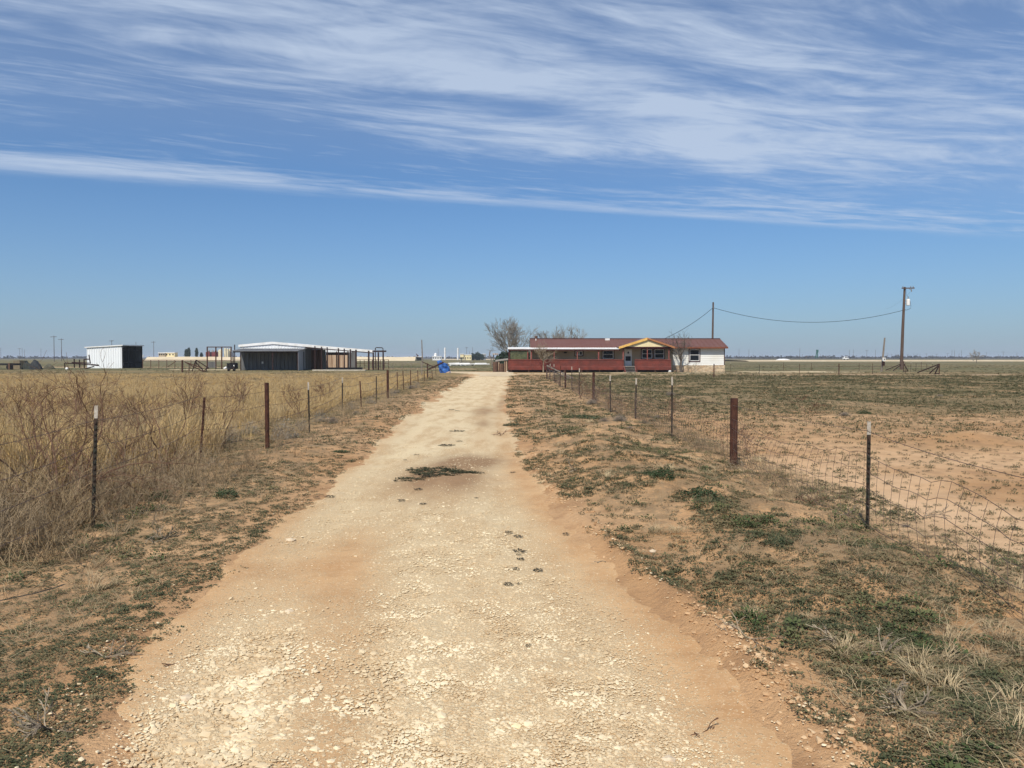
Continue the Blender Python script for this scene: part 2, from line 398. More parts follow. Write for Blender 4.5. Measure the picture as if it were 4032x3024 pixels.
def road_mat():
    m, t, b = new_mat('crushed caliche road')
    P = t.node('ShaderNodeNewGeometry').outputs['Position']
    g = t.attr('grav'); st = t.attr('stain')
    n1 = t.noise(P, 1.3, 4); n3 = t.noise(P, 26, 4, .65)
    dirt = t.mix(t.ss(n1, .35, .65), (.44, .25, .115), (.53, .33, .165))
    dirt = t.mix(t.m('MULTIPLY', t.ss(n3, .5, .75), .35), dirt, (.70, .53, .34))
    dirt = t.mix(t.m('MULTIPLY', t.ss(t.noise(P, 7, 5, .65), .50, .70), .45), dirt, (.34, .195, .095))
    dirt = t.mix(t.m('MULTIPLY', t.ss(t.noise(P, 95, 2, .6), .58, .72), .55), dirt, (.74, .57, .36))
    vn_ = t.node('ShaderNodeTexVoronoi'); t.put(vn_.inputs['Vector'], P); vn_.inputs['Scale'].default_value = 52
    vd = vn_.outputs['Distance']; vc = t.sep(vn_.outputs['Color'])[0]
    v2 = t.node('ShaderNodeTexVoronoi'); t.put(v2.inputs['Vector'], P); v2.inputs['Scale'].default_value = 115
    c2 = t.sep(v2.outputs['Color'])[1]
    stone = t.mix(vc, (.50, .36, .205), (.80, .66, .43))
    thr = t.m('MULTIPLY', g, 1.0)
    on = t.m('MULTIPLY', t.ss(t.m('SUBTRACT', thr, vc), -.04, .04), t.ss(vd, .52, .40))
    on2 = t.m('MULTIPLY', t.ss(t.m('SUBTRACT', thr, c2), -.04, .04), t.ss(v2.outputs['Distance'], .55, .42))
    fines = t.mix(t.m('MULTIPLY', g, .9), dirt, (.53, .36, .19))
    c = t.mix(t.m('MULTIPLY', on2, .8), fines, (.70, .55, .33))
    c = t.mix(t.m('MULTIPLY', on, .8), c, stone)
    # further off: fine pale wash
    c = t.mix(t.m('MULTIPLY', t.ss(t.noise(t.mapv(P, (1, .25, 1)), 2.3, 5, .65), .34, .58), t.m('MULTIPLY', g, t.ss(t.sep(P)[1], 6, 14, .30, .80))), c, (.76, .62, .39))
    c = t.mix(t.m('MULTIPLY', st, .9), c, t.mix(n3, (.24, .145, .08), (.36, .225, .12)))
    t.put(b.inputs['Base Color'], c); b.inputs['Roughness'].default_value = .95; b.inputs['Specular IOR Level'].default_value = .1
    hh = t.m('ADD', t.m('MULTIPLY', on, .4), t.m('ADD', t.m('MULTIPLY', on2, .25), t.m('MULTIPLY', n3, .5)))
    t.put(b.inputs['Normal'], t.bump(hh, .8, .012))
    return m
ROAD = road_mat()
ry = np.concatenate([np.arange(-8, 3, .5), np.arange(3, 16, .06), np.arange(16, 40, .2), np.arange(40, 88, .5)])
rt = np.linspace(0, 1, 70)
RY, RT = np.meshgrid(ry, rt, indexing='ij')
wobL = (fbm(RY/1.6, RY*0+1, 41, 2)-.5)*(.40+.012*RY)+(fbm(RY/.16, RY*0+1, 45, 3)-.5)*(.10+.008*RY); wobR = (fbm(RY/1.4, RY*0+7, 43, 2)-.5)*(.25+.012*RY)+(fbm(RY/.14, RY*0+7, 47, 3)-.5)*(.10+.008*RY)
Lx = roadL(RY)+wobL-.10; Rx = roadR(RY)+wobR+.08
RX = Lx+(Rx-Lx)*RT
e = np.minimum(RX-Lx, Rx-RX)
RZ = H(RX, RY)-.03+.040*sm(e, 0, .30)+(fbm(RX*4, RY*4, 77, 3)-.5)*.02+(fbm(RX*16, RY*16, 78, 2)-.5)*.012*(RY < 14)
nn = len(rt); ii = (np.arange(len(ry)-1)[:, None]*nn+np.arange(nn-1)[None]).ravel()
rm = np_mesh('gravel_road', np.stack([RX.ravel(), RY.ravel(), RZ.ravel()], 1), np.stack([ii, ii+1, ii+nn+1, ii+nn], 1),
             {'grav': grav_amount(RX, RY).ravel(), 'stain': stain_amount(RX, RY).ravel()}, smooth=True)
tag(link('gravel_road', rm, ROAD), kind='structure')

def ragged_sheet(name, pts, mat, z=.02, seed=0, step=.8, g=.9, hump=0.0, amp=1.0):
    """flat patch following a centre line [(x,y,halfwidth)...], ragged edges that dive under the ground"""
    P = []; 
    for (a, b) in zip(pts[:-1], pts[1:]):
        n = max(2, int(math.hypot(b[0]-a[0], b[1]-a[1])/step))
        for i in range(n): P.append([a[k]+(b[k]-a[k])*i/n for k in range(3)])
    P.append(list(pts[-1])); P = np.array(P); D = np.gradient(P[:, :2], axis=0); D /= np.linalg.norm(D, axis=1)[:, None]+1e-9
    N = np.stack([-D[:, 1], D[:, 0]], 1); s = np.linspace(-1, 1, 13); V = []; n = len(P); k = len(s)
    idx = np.arange(n)
    wl = P[:, 2]*(1+amp*(vn(idx*.35, idx*0+seed, seed)-.5)*.9); wr = P[:, 2]*(1+amp*(vn(idx*.31, idx*0+seed+9, seed+4)-.5)*.9)
    for j, q in enumerate(s):
        w = np.where(q < 0, wl, wr)*q
        x = P[:, 0]+N[:, 0]*w; y = P[:, 1]+N[:, 1]*w
        zz = np.zeros(n)+z+hump*(1-q*q) if abs(q) < .99 else np.zeros(n)-.05
        zz = zz+H(x, y); V.append(np.stack([x, y, zz], 1))
    V = np.stack(V, 1).reshape(-1, 3); ii = (np.arange(n-1)[:, None]*k+np.arange(k-1)[None]).ravel()
    me = np_mesh(name, V, np.stack([ii, ii+1, ii+k+1, ii+k], 1), {'grav': np.full(len(V), g), 'stain': np.zeros(len(V))})
    if me.polygons[len(me.polygons)//2].normal.z < 0: me.flip_normals()
    return tag(link(name, me, mat), kind='structure')
PALE = simple('pale caliche', (.66, .54, .36), (.54, .41, .25), .4)
TRACK = simple('sand track', (.50, .35, .21), (.40, .27, .15), .5)
# yard in front of the house where the drive spreads and turns to the left
ragged_sheet('yard', [(-8.6, 94.5, .9), (-6.2, 92, 2.6), (-3.6, 90, 4.3), (-1.6, 87, 3.0), (-1.5, 80, 1.9), (-1.7, 72, 1.7)], PALE, .03, 3)
ragged_sheet('path', [(.5, 82.5, .5), (6, 83, .55), (9, 83.2, .3)], PALE, .03, 5)
ragged_sheet('sand_track', [(4, 77.5, .7), (20, 77.2, 1.0), (45, 77, 1.2), (75, 76.8, 1.3), (110, 77, 1.3)], TRACK, .02, 6)
for k, (a, b_, y, w) in enumerate(((11, 14.5, 87, .5), (17, 26, 86.5, .45), (27, 32, 88, .5), (33.5, 42, 92, .7), (28, 39, 96, .5))):
    ragged_sheet('pale_strip', [(a, y, w), ((a+b_)/2, y+.3, w*1.3), (b_, y, w*.6)], PALE, .03, 8+k)
ragged_sheet('caliche_road', [(105, 375, 26), (300, 385, 22), (620, 420, 20)], PALE, .3, 21, 6, hump=.25, amp=.5)
ragged_sheet('caliche_road', [(-60, 640, 20), (20, 650, 16), (80, 640, 12)], PALE, .3, 23, 6, hump=.3)
for k, q in enumerate([[(-88, 138, 3), (-70, 137, 2.2), (-50, 138, 2.5)], [(-49, 111, 1.3), (-38, 110, 1.6), (-22, 112, 1)], [(-24, 116, 1.2), (-14, 118, 1.7), (-5, 116, 1)],
                       [(-110, 132, 2.2), (-92, 131, 1.4)]]):
    ragged_sheet('bare_sand_patch', q, TRACK if k != 1 else PALE, .03, 30+k)
# raised caliche pad of the plant on the left skyline
pad = MB()
px0, px1 = -197, -52
N_ = 60
for i in range(N_):
    a = px0+(px1-px0)*i/N_; b_ = px0+(px1-px0)*(i+1)/N_
    za = 2.15+.35*(vn(i*.7, 1., 5)-.5); zb = 2.15+.35*(vn((i+1)*.7, 1., 5)-.5)
    pad.add([(a, 412, -.1), (b_, 412, -.1), (b_, 416, float(zb)), (a, 416, float(za)), (b_, 470, float(zb)-.2), (a, 470, float(za)-.2)], [(0, 1, 2, 3), (3, 2, 4, 5)])
tag(pad.build('caliche_pad', simple('pad caliche', (.64, .54, .37), (.54, .44, .29), .06), loc=((px0+px1)/2, 412, 0)), kind='structure')

# ================================================================ SCATTERED STUFF
def tri_leaf(n, r, h, l0, l1, w, up=.5, seed=0):
    g = np.random.default_rng(seed); V = []; F = []
    for i in range(n):
        a = g.uniform(0, 2*np.pi); q = r*np.sqrt(g.uniform(0, 1)); p = np.array([q*np.cos(a), q*np.sin(a), g.uniform(0, h)*(1-(q/r)**2*.8)])
        b = a+g.normal(0, .9); l = g.uniform(l0, l1); e = g.uniform(-.1, up)
        d = np.array([np.cos(b)*np.cos(e), np.sin(b)*np.cos(e), np.sin(e)]); s = np.array([-np.sin(b), np.cos(b), g.normal(0, .3)])*w*l
        k = len(V); V += [p, p+d*l*.5+s, p+d*l, p+d*l*.5-s]; F += [(k, k+1, k+2), (k, k+2, k+3)]
    return np.array(V), np.array(F)
def grass_t(n, h, spread, w, seed=0, droop=.35):
    g = np.random.default_rng(seed); V = []; F = []
    for i in range(n):
        a = g.uniform(0, 2*np.pi); b = a+g.normal(0, .7); hh = h*g.uniform(.45, 1.0)
        p = np.array([np.cos(a), np.sin(a), 0])*g.uniform(0, spread*.35)
        lean = g.uniform(.05, .55)*spread*2; s = np.array([-np.sin(b+g.normal(0, .8)), np.cos(b), 0])*w
        m1 = p+np.array([np.cos(b)*lean*.3, np.sin(b)*lean*.3, hh*.55]); m2 = p+np.array([np.cos(b)*lean, np.sin(b)*lean, hh*(1-droop*g.uniform(0, .6))])
        k = len(V); V += [p-s, p+s, m1-s*.8, m1+s*.8, m2]
        F += [(k, k+1, k+3), (k, k+3, k+2), (k+2, k+3, k+4)]
    return np.array(V), np.array(F)
def twig_t(n, h, spread, w, seed=0, sub=3):
    """thin kinked stalks with side twigs, each a three-sided sliver"""
    g = np.random.default_rng(seed); V = []; F = []
    def seg(a, b, w0, w1):
        d = b-a; s = np.cross(d, g.normal(0, 1, 3)); s = s/(np.linalg.norm(s)+1e-9)
        k = len(V); V.extend([a-s*w0, a+s*w0, b+s*w1, b-s*w1]); F.extend([(k, k+1, k+2), (k, k+2, k+3)])
    for i in range(n):
        a = g.uniform(0, 2*np.pi); p = np.array([np.cos(a), np.sin(a), 0])*g.uniform(0, spread*.3)
        d = np.array([np.cos(a)*g.uniform(.1, 1)*spread/h, np.sin(a)*g.uniform(.1, 1)*spread/h, 1.]); L = h*g.uniform(.5, 1)/3
        for j in range(3):
            d2 = d+g.normal(0, .28, 3); d2 /= np.linalg.norm(d2); q = p+d2*L; seg(p, q, w*(1-.25*j), w*(.75-.25*j))
            for s_ in range(sub):
                if g.random() < .75:
                    e = d2+g.normal(0, .7, 3); e /= np.linalg.norm(e); r0 = p+(q-p)*g.random(); seg(r0, r0+e*L*g.uniform(.4, .9), w*.5, w*.25)
            p = q
    return np.array(V), np.array(F)
def scatter(name, tmpls, x, y, s, mat, hs=None, zoff=0.0, tilt=.12, label=None, cat=None, tint=None, smooth=False):
    n = len(x); z = H(x, y)+zoff; a = rng.uniform(0, 2*np.pi, n); hs = np.ones(n) if hs is None else hs
    k = rng.integers(0, len(tmpls), n); VV = []; FF = []; TT = []; off = 0
    tx = rng.normal(0, tilt, n); ty = rng.normal(0, tilt, n); tint = rng.random(n) if tint is None else tint
    for i, (V, F) in enumerate(tmpls):
        q = np.where(k == i)[0]
        if not len(q): continue
        c, sn = np.cos(a[q])[:, None], np.sin(a[q])[:, None]
        vx = (V[None, :, 0]*c-V[None, :, 1]*sn)*s[q][:, None]; vy = (V[None, :, 0]*sn+V[None, :, 1]*c)*s[q][:, None]; vz = V[None, :, 2]*(s[q]*hs[q])[:, None]+0*vx
        vx = vx+vz*tx[q][:, None]; vy = vy+vz*ty[q][:, None]
        W = np.stack([vx+x[q][:, None], vy+y[q][:, None], vz+z[q][:, None]], 2).reshape(-1, 3)
        FF.append((F[None]+(np.arange(len(q))*len(V))[:, None, None]).reshape(-1, 3)+off); VV.append(W)
        TT.append(np.repeat(tint[q], len(V))); off += len(W)
    me = np_mesh(name, np.concatenate(VV), np.concatenate(FF), {'tint': np.concatenate(TT)}, smooth=smooth)
    print(name, n, 'tris', len(me.polygons))
    return tag(link(name, me, mat), label, cat, None, 'stuff')
def wedge(n, d0, d1, p, u0, u1):
    r = rng.random(n); e = 1-p+1e-6
    D = (d0**e+r*(d1**e-d0**e))**(1/e)
    return rng.uniform(u0, u1, n)*D, D
def plant_mat(name, ca, cb, cc, patch=.6, rough=.9, transl=0.0):
    """leaf / straw colour: varies plant to plant (tint) and in patches over the land"""
    m, t, b = new_mat(name); P = t.node('ShaderNodeNewGeometry').outputs['Position']
    ti = t.attr('tint'); n = t.noise(P, patch, 3)
    c = t.mix(ti, ca, cb); c = t.mix(t.ss(n, .42, .62), c, t.mix(ti, cb, cc))
    t.put(b.inputs['Base Color'], c); b.inputs['Roughness'].default_value = rough; b.inputs['Specular IOR Level'].default_value = .15
    if transl:
        tr = t.node('ShaderNodeBsdfTranslucent'); t.put(tr.inputs[0], c); mx = t.node('ShaderNodeMixShader'); mx.inputs[0].default_value = transl
        o = [q for q in t.n if q.type == 'OUTPUT_MATERIAL'][0]
        t.l.new(b.outputs[0], mx.inputs[1]); t.l.new(tr.outputs[0], mx.inputs[2]); t.l.new(mx.outputs[0], o.inputs[0])
    return m
M_WEED = plant_mat('low weed leaves', (.052, .063, .032), (.105, .105, .052), (.215, .165, .088), 1.8)
M_GOLD = plant_mat('golden dry grass', (.68, .47, .19), (.40, .325, .205), (.62, .41, .15), .35, transl=.22)
M_BRUSH = plant_mat('grey dead stalks', (.38, .275, .15), (.21, .16, .10), (.31, .235, .15), .9)
M_STRAW = plant_mat('bleached straw', (.62, .50, .30), (.48, .37, .22), (.40, .30, .18), .5, transl=.2)
M_TWIG = plant_mat('mesquite bark', (.115, .068, .045), (.16, .10, .07), (.09, .06, .045), .8)
M_STONE = plant_mat('crushed caliche stones', (.50, .36, .205), (.70, .56, .355), (.81, .70, .48), 3)

# --- stones on the road
def rock_t(seed):
    g = np.random.default_rng(seed); V, F = np.array(ICO[0]), np.array(ICO[1])
    return V*g.uniform(.55, 1.2, (12, 1))*np.array([1.3, .95, .42])*g.uniform(.8, 1.15, 3), F
rocks = [rock_t(i) for i in range(14)]
x, y = wedge(240000, 2.6, 16, 1.2, -.95, .62)
g = grav_amount(x, y); t_ = np.minimum(x-roadL(y), roadR(y)-x)
keep = (t_ > -.25*rng.random(len(x))) & (rng.random(len(x)) < np.clip(g-.10, 0.05, 1)**1.2*(.35+.65*sm(t_, -.3, .2)))
x, y, g = x[keep], y[keep], g[keep]
s = .0036*np.exp(rng.normal(.2, .45, len(x)))*(.8+.5*g); s = np.clip(s, .0025, .018)
big = rng.random(len(x)) < .012; s[big] *= 1.7
s *= 1+.75*np.exp(-(((x+1.2)/.6)**2+((y-3.9)/1.)**2))
tint = np.clip(rng.normal(.5, .28, len(x)), 0, 1)
scatter('gravel', rocks, x, y, s, M_STONE, zoff=.012, tilt=0, label='pale crushed stones strewn over the dirt road', cat='gravel', tint=tint)

# --- crumbled clods on the graded ridge right of the road
n = 2600; y = 2.8+rng.random(n)**1.2*11; x = roadR(y)+.14+rng.normal(0, .10, n)+.05*(vn(y*2, y*0, 3)-.5); k = rng.random(n) < sm(fbm(y/.7, y*0, 69, 3), .3, .6)
x, y = x[k], y[k]; scatter('dirt_clods', rocks, x, y, np.clip(.009*np.exp(rng.normal(0, .5, len(x))), .004, .020), plant_mat('dry clods', (.40, .235, .115), (.52, .335, .18), (.62, .45, .27), 3), np.full(len(x), 1.5), zoff=.004, tilt=0, label='crumbled orange clods along the graded ridge beside the road', cat='clods')
# --- ground weeds on both verges and in the right field
def weeds():
    TN = [tri_leaf(34, .5, .34, .12, .26, .30, .9, i) for i in range(8)]
    TF = [tri_leaf(12, .5, .34, .22, .5, .26, .8, i) for i in range(8)]
    X = []; Y = []; S = []; HS = []
    def add(x, y, s, hs): X.append(x); Y.append(y); S.append(s); HS.append(hs)
    # left verge: small flecks everywhere, mats in patches
    x, y = wedge(60000, 2.5, 70, .62, -.95, .0)
    edge = roadL(y)+.12*(fbm(y/.5, y*0, 58, 3)*2-1); pat = fbm(x/.7, y/1.1, 51, 4); d = edge-x; midz = sm(y, 5.5, 8)*.60
    eb = .75*np.exp(-((d-.35)/.45)**2)*sm(y, 4.5, 7)*sm(pat, .25, .5)
    keep = (d > -.25) & (x > -6.0-.03*y) & (rng.random(len(x)) < (sm(pat, .38, .60)*(.50+midz)+.30+eb)*sm(d, -.22, .12))
    x, y = x[keep], y[keep]; add(x, y, rng.uniform(.024, .085, len(x))*(1+y*.035), rng.uniform(.35, .9, len(x)))
    # right verge
    x, y = wedge(100000, 2.5, 75, .62, -.02, .75)
    d = x-roadR(y)+.10*(fbm(y/.5, y*0, 59, 3)*2-1); pat = fbm(x/.30, y/.45, 53, 4)*.55+fbm(x/1.1, y/1.6, 54, 3)*.45
    band = .50+.25*sm(y, 9, 14)+.45*np.exp(-((d-1.3)/1.2)**2)+.5*np.exp(-((d-.3)/.45)**2)*sm(y, 8, 12); d = d-.20*(1-sm(y, 9, 13))
    keep = (d > -.12) & (x < 4.3+.3*vn(y, y*0, 3)) & (rng.random(len(x)) < band*sm(pat, .44, .58)*(.72+.28*sm(y, 5, 9))+.08)
    x, y = x[keep], y[keep]; add(x, y, rng.uniform(.025, .085, len(x))*(1+y*.03), rng.uniform(.45, 1.3, len(x)))
    # right field
    x, y = wedge(100000, 6, 78, .15, .05, .85)
    pat = fbm(x/1.6, y/2.6, 55, 4); thick = sm(y, 14, 30)
    keep = (x > 3.9) & (rng.random(len(x)) < .15+.66*thick*sm(pat, .38, .60)) & ~((np.abs(y-77) < 1.2))
    x, y = x[keep], y[keep]; add(x, y, rng.uniform(.035, .085, len(x))*(1+y*.022), rng.uniform(.7, 1.7, len(x)))
    # far yard
    x, y = wedge(24000, 60, 190, .3, -.75, .8)
    pat = fbm(x/6, y/9, 57, 4)
    keep = (rng.random(len(x)) < .1+.8*sm(pat, .44, .62)) & ~((np.abs(x+3.5) < 5.5) & (y < 97)) & ~((x > 4) & (np.abs(y-77) < 1.4))
    x, y = x[keep], y[keep]; add(x, y, rng.uniform(.15, .40, len(x)), rng.uniform(.4, .9, len(x)))
    X, Y, S, HS = map(np.concatenate, (X, Y, S, HS)); q = Y < 15
    scatter('ground_weeds', TN, X[q], Y[q], S[q], M_WEED, HS[q], label='low grey green weeds creeping over the sand nearby', cat='weeds')
    q = ~q; scatter('ground_weeds', TF, X[q], Y[q], S[q], M_WEED, HS[q], label='low grey green weeds scattered over the fields further off', cat='weeds')
weeds()
# --- taller green tufts and mounds among the creeping weeds
T = [tri_leaf(70, .5, .62, .10, .22, .26, 1.3, 20+i) for i in range(6)]
x, y = wedge(7000, 2.6, 40, .7, -.02, .75); pat = fbm(x/.8, y/1.2, 66, 4); d = x-roadR(y)
k = (d > .35) & (x < 4.2) & (rng.random(len(x)) < sm(pat, .48, .64)*.42+.01); x1, y1 = x[k], y[k]
x, y = wedge(2600, 3.0, 40, .7, -.9, 0.); pat = fbm(x/.8, y/1.2, 67, 4); k = (x < roadL(y)-.1) & (x > -4.6) & (rng.random(len(x)) < sm(pat, .50, .66)*.35+.01)
x, y = np.concatenate([x1, x[k]]), np.concatenate([y1, y[k]])
scatter('green_tufts', T, x, y, rng.uniform(.07, .20, len(x)), plant_mat('tuft leaves', (.045, .070, .025), (.095, .115, .045), (.15, .14, .065), 1.2), rng.uniform(.45, .95, len(x)), label='rounded green tufts dotted over the verges', cat='weeds')
T = [grass_t(60, .5, .6, .006, 130+i, .7) for i in range(4)]
x, y = wedge(3000, 2.8, 30, .7, -.9, .75); pat = fbm(x/1.1, y/1.5, 68, 4); k = ((x > roadR(y)+.5) & (x < 4.4) | (x < roadL(y)-.6) & (x > -4.6)) & (rng.random(len(x)) < sm(pat, .50, .64)*.5+.01)
x, y = x[k], y[k]; scatter('dry_tufts', T, x, y, rng.uniform(.12, .38, len(x)), M_STRAW, rng.uniform(.5, .9, len(x)), tilt=.25, label='yellowish dry grass tufts dotted over the verges', cat='grass')
# --- golden grass, left field
T = [grass_t(11, .75, .30, .0045, i) for i in range(8)]
x, y = wedge(62000, 5, 96, .35, -.95, -.03)
fence_x = -4.15-.019*np.clip(y-7, 0, 200)*1.0
gold = fbm(x/3.5, y/6, 61, 4); d = fence_x-x
keep = (d > .3) & (rng.random(len(x)) < sm(gold, .40, .58)*.9+.10) & (rng.random(len(x)) < sm(d, .1+.9*sm(y, 9.5, 13), 1.5+1.8*sm(y, 9.5, 13))) & (rng.random(len(x)) < 1-sm(y, 66, 82))
x, y, gold, d = x[keep], y[keep], gold[keep], d[keep]
s = rng.uniform(.65, 1.15, len(x))*(.55+.5*sm(gold, .35, .65))*(.7+.3*sm(d, .3, 2))
wide = 1+y*.03
s2 = s*rng.uniform(.75, 1.1, len(s))
scatter('golden_grass', T, x, y, s2, M_GOLD, np.clip(1.0-.010*y, .25, 1)*(.7+.6*gold), label='tall golden dry grass filling the left field', cat='grass')
T = [grass_t(14, .55, .5, .009, 40+i) for i in range(6)]
x, y = wedge(26000, 22, 84, .2, -.9, -.05); keep = (x < -5.4-.03*y) & (rng.random(len(x)) < .9*sm(fbm(x/4, y/7, 61, 4), .3, .55)+.1); x, y = x[keep], y[keep]
scatter('golden_grass', T, x, y, rng.uniform(.6, 1.1, len(x)), M_GOLD, rng.uniform(.5, 1.0, len(x))*np.clip(1.1-.010*y, .25, 1), label='far golden dry grass in front of the barn', cat='grass')
T = [grass_t(16, .95, .34, .0045, 30+i) for i in range(6)]
x, y = wedge(5200, 7.2, 15, .5, -.95, -.3); pat = fbm(x/1.3, y/1.8, 64, 3); k = (x < -5.3-.3*vn(y*1.3, y*0, 3)) & (rng.random(len(x)) < sm(pat, .40, .58)*.8)
x, y = x[k], y[k]; scatter('golden_grass', T, x, y, rng.uniform(.6, 1.25, len(x)), M_GOLD, tilt=.2, label='tall golden grass at the left frame edge close by', cat='grass')
# --- grey dead stalks: under the grass, along both fences
T = [twig_t(9, .5, .30, .0028, 10+i, 3) for i in range(8)]
X = []; Y = []; S = []
x, y = wedge(17000, 6.5, 80, .6, -.95, -.03); fx = -4.2-.019*np.clip(y-7, 0, 200); pat = fbm(x/1.6, y/2.6, 71, 4); d = fx-x
keep = (d > -.6) & (rng.random(len(x)) < sm(pat, .38, .58)*.75*(1-.5*sm(d, 2, 7))*(1-.78*sm(y, 9.5, 12.5)*(1-sm(d, 3, 5)))+.05); X.append(x[keep]); Y.append(y[keep]); S.append(rng.uniform(.5, 1.25, keep.sum())*(1+.75*(1-sm(y[keep], 9, 22))*sm(d[keep], 0, .8)*rng.random(keep.sum())))
x = 3.55+rng.normal(0, .22, 900); y = 4+rng.random(900)**1.4*60; k = fbm(x*0, y/1.7, 73, 3) > .47; X.append(x[k]); Y.append(y[k]); S.append(rng.uniform(.25, .7, k.sum()))
x, y = wedge(16000, 2.6, 60, .9, -.0, .75); pat = fbm(x/.9, y/1.4, 75, 4); k = (x > roadR(y)+.2) & (x < 4.2) & (rng.random(len(x)) < sm(pat, .46, .62)*.6+.04); X.append(x[k]); Y.append(y[k]); S.append(rng.uniform(.08, .26, k.sum())*(.5+.5*sm(y[k], 3.5, 6)))
x, y = wedge(6000, 2.6, 40, .9, -.95, 0.); pat = fbm(x/.9, y/1.4, 76, 4); k = (x < roadL(y)-.3) & (x > -5) & (rng.random(len(x)) < sm(pat, .52, .66)*.5+.02); X.append(x[k]); Y.append(y[k]); S.append(rng.uniform(.10, .28, k.sum()))
X, Y, S = map(np.concatenate, (X, Y, S))
scatter('dead_stalks', T, X, Y, S, M_BRUSH, rng.uniform(.7, 1.2, len(X)), tilt=.25, label='tangled grey brown dead weed stalks along the fences', cat='weeds')
# --- bleached straw lying about on the verges
T = [grass_t(9, .16, .5, .0022, 80+i, .9) for i in range(6)]
x, y = wedge(24000, 2.5, 40, 1.0, -.95, .75); k = ((x < roadL(y)-.35) | (x > roadR(y)+.35)) & (x > -4.8) & (x < 4.6); pat = fbm(x/.7, y/1.1, 81, 4); k &= rng.random(len(x)) < sm(pat, .45, .62)*.55+.05
x, y = x[k], y[k]
scatter('straw_litter', T, x, y, rng.uniform(.2, .8, len(x)), M_STRAW, rng.uniform(.25, .9, len(x)), tilt=.3, label='bleached straw littering the verges', cat='straw')
# --- scrub line on the skyline
T = [tri_leaf(26, .5, .9, .3, .6, .4, 1.2, 90+i) for i in range(6)]
n = 5200; x = rng.uniform(-1300, 2300, n); y = rng.uniform(1150, 1900, n); k = (fbm(x/160, y/300, 91, 3) > np.where(x > 300, .38, .56)); x, y = x[k], y[k]
scatter('distant_scrub', T, x, y, rng.uniform(4, 8, len(x)), plant_mat('distant scrub', (.045, .042, .035), (.06, .055, .04), (.07, .06, .04), .01), rng.uniform(.35, .75, len(x)), label='dark line of scrub along the skyline', cat='scrub')

# ================================================================ HAZE
HZ = MB().box(-7400, -2900, -1.4, 7400, 8400, 13.2)
hm = bpy.data.materials.new('dusty air'); hm.use_nodes = True; ht = NT(hm.node_tree); ht.n.clear()
hv = ht.node('ShaderNodeVolumePrincipled'); hv.inputs['Color'].default_value = (.80, .88, 1, 1); hv.inputs['Density'].default_value = .00022
ho = ht.node('ShaderNodeOutputMaterial'); ht.l.new(hv.outputs[0], ho.inputs['Volume'])
tag(HZ.build('haze', hm), 'thin dusty air between the camera and the skyline', 'haze', kind='stuff')
# ================================================================ MATERIALS
M_RUST = simple('rusty steel pipe', (.045, .020, .015), (.095, .042, .026), 9, .8)
M_TPOST = simple('green painted steel', (.030, .034, .026), (.055, .035, .025), 14, .7)
M_WTIP = simple('white post tip', (.50, .46, .39), (.34, .30, .24), 30, .6)
M_WIRE = simple('weathered wire', (.10, .065, .05), (.16, .12, .10), 12, .6, metal=.3)
M_POLE = simple('creosoted pole', (.085, .055, .04), (.13, .09, .07), 3, .9, stretch=(6, 6, .4), bump=.01)
M_GPOLE = simple('greyed pole wood', (.26, .22, .18), (.17, .14, .11), 3, .9, stretch=(6, 6, .4))
M_WHITE = simple('white painted metal', (.80, .80, .78), (.68, .67, .63), 1.5, .5)
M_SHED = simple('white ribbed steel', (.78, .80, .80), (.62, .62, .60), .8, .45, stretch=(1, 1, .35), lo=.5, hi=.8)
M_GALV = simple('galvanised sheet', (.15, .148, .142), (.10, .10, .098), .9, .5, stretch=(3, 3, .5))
M_DARKM = simple('dark steel frame', (.022, .010, .009), (.04, .018, .015), 4, .7)
M_BLACK = simple('black rubber and paint', (.012, .012, .013), (.025, .024, .023), 5, .6)
M_ROOF = simple('red brown metal roof', (.15, .062, .040), (.165, .074, .050), .5, .45, stretch=(1, 3, 3), spec=.35)
M_RED = simple('weathered red lattice paint', (.225, .057, .040), (.15, .047, .036), 1.3, .8)
M_REDP = simple('red post paint', (.20, .055, .045), (.28, .10, .08), 2, .8)
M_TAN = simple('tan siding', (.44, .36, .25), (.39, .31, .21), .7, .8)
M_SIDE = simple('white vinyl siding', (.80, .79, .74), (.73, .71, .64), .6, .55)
M_CREAM = simple('cream gable siding', (.80, .70, .42), (.74, .62, .36), 1, .7)
M_YEL = simple('new yellow lumber', (.78, .48, .14), (.62, .36, .10), 3, .8)
M_ORG = simple('stained orange lumber', (.42, .19, .07), (.34, .15, .07), 3, .8)
M_TRIM = simple('dark red trim', (.065, .02, .018), None, 2, .7)
M_DECK = simple('grey deck boards', (.34, .31, .27), (.25, .22, .19), 2, .9, stretch=(1, 6, 1))
M_WOOD = simple('dry plank wood', (.56, .42, .29), (.26, .16, .10), .5, .9, stretch=(7, 7, .3), bump=.01, lo=.42, hi=.62)
M_BROWN = simple('brown plank', (.15, .085, .055), (.09, .055, .04), 2, .9, stretch=(5, 5, .4))
M_CONC = simple('pale concrete', (.60, .54, .44), (.48, .42, .33), 1, .9)
M_BARK = simple('grey bark', (.29, .26, .215), (.21, .185, .15), 6, .95)
M_PBARK = simple('pale dead wood', (.33, .27, .19), (.22, .175, .125), 9, .9)
M_FAR = simple('distant pole wood', (.13, .11, .10), (.10, .085, .08), 1, .9)
M_CREAMT = simple('cream tank paint', (.70, .64, .44), (.58, .52, .36), .5, .5)
M_TANKW = simple('white tank paint', (.85, .84, .80), None, .5, .4)
M_OXRED = simple('oxide red tank', (.16, .035, .03), None, .5, .6)
M_GREY = simple('grey plastic', (.25, .25, .25), (.2, .2, .2), 2, .6)
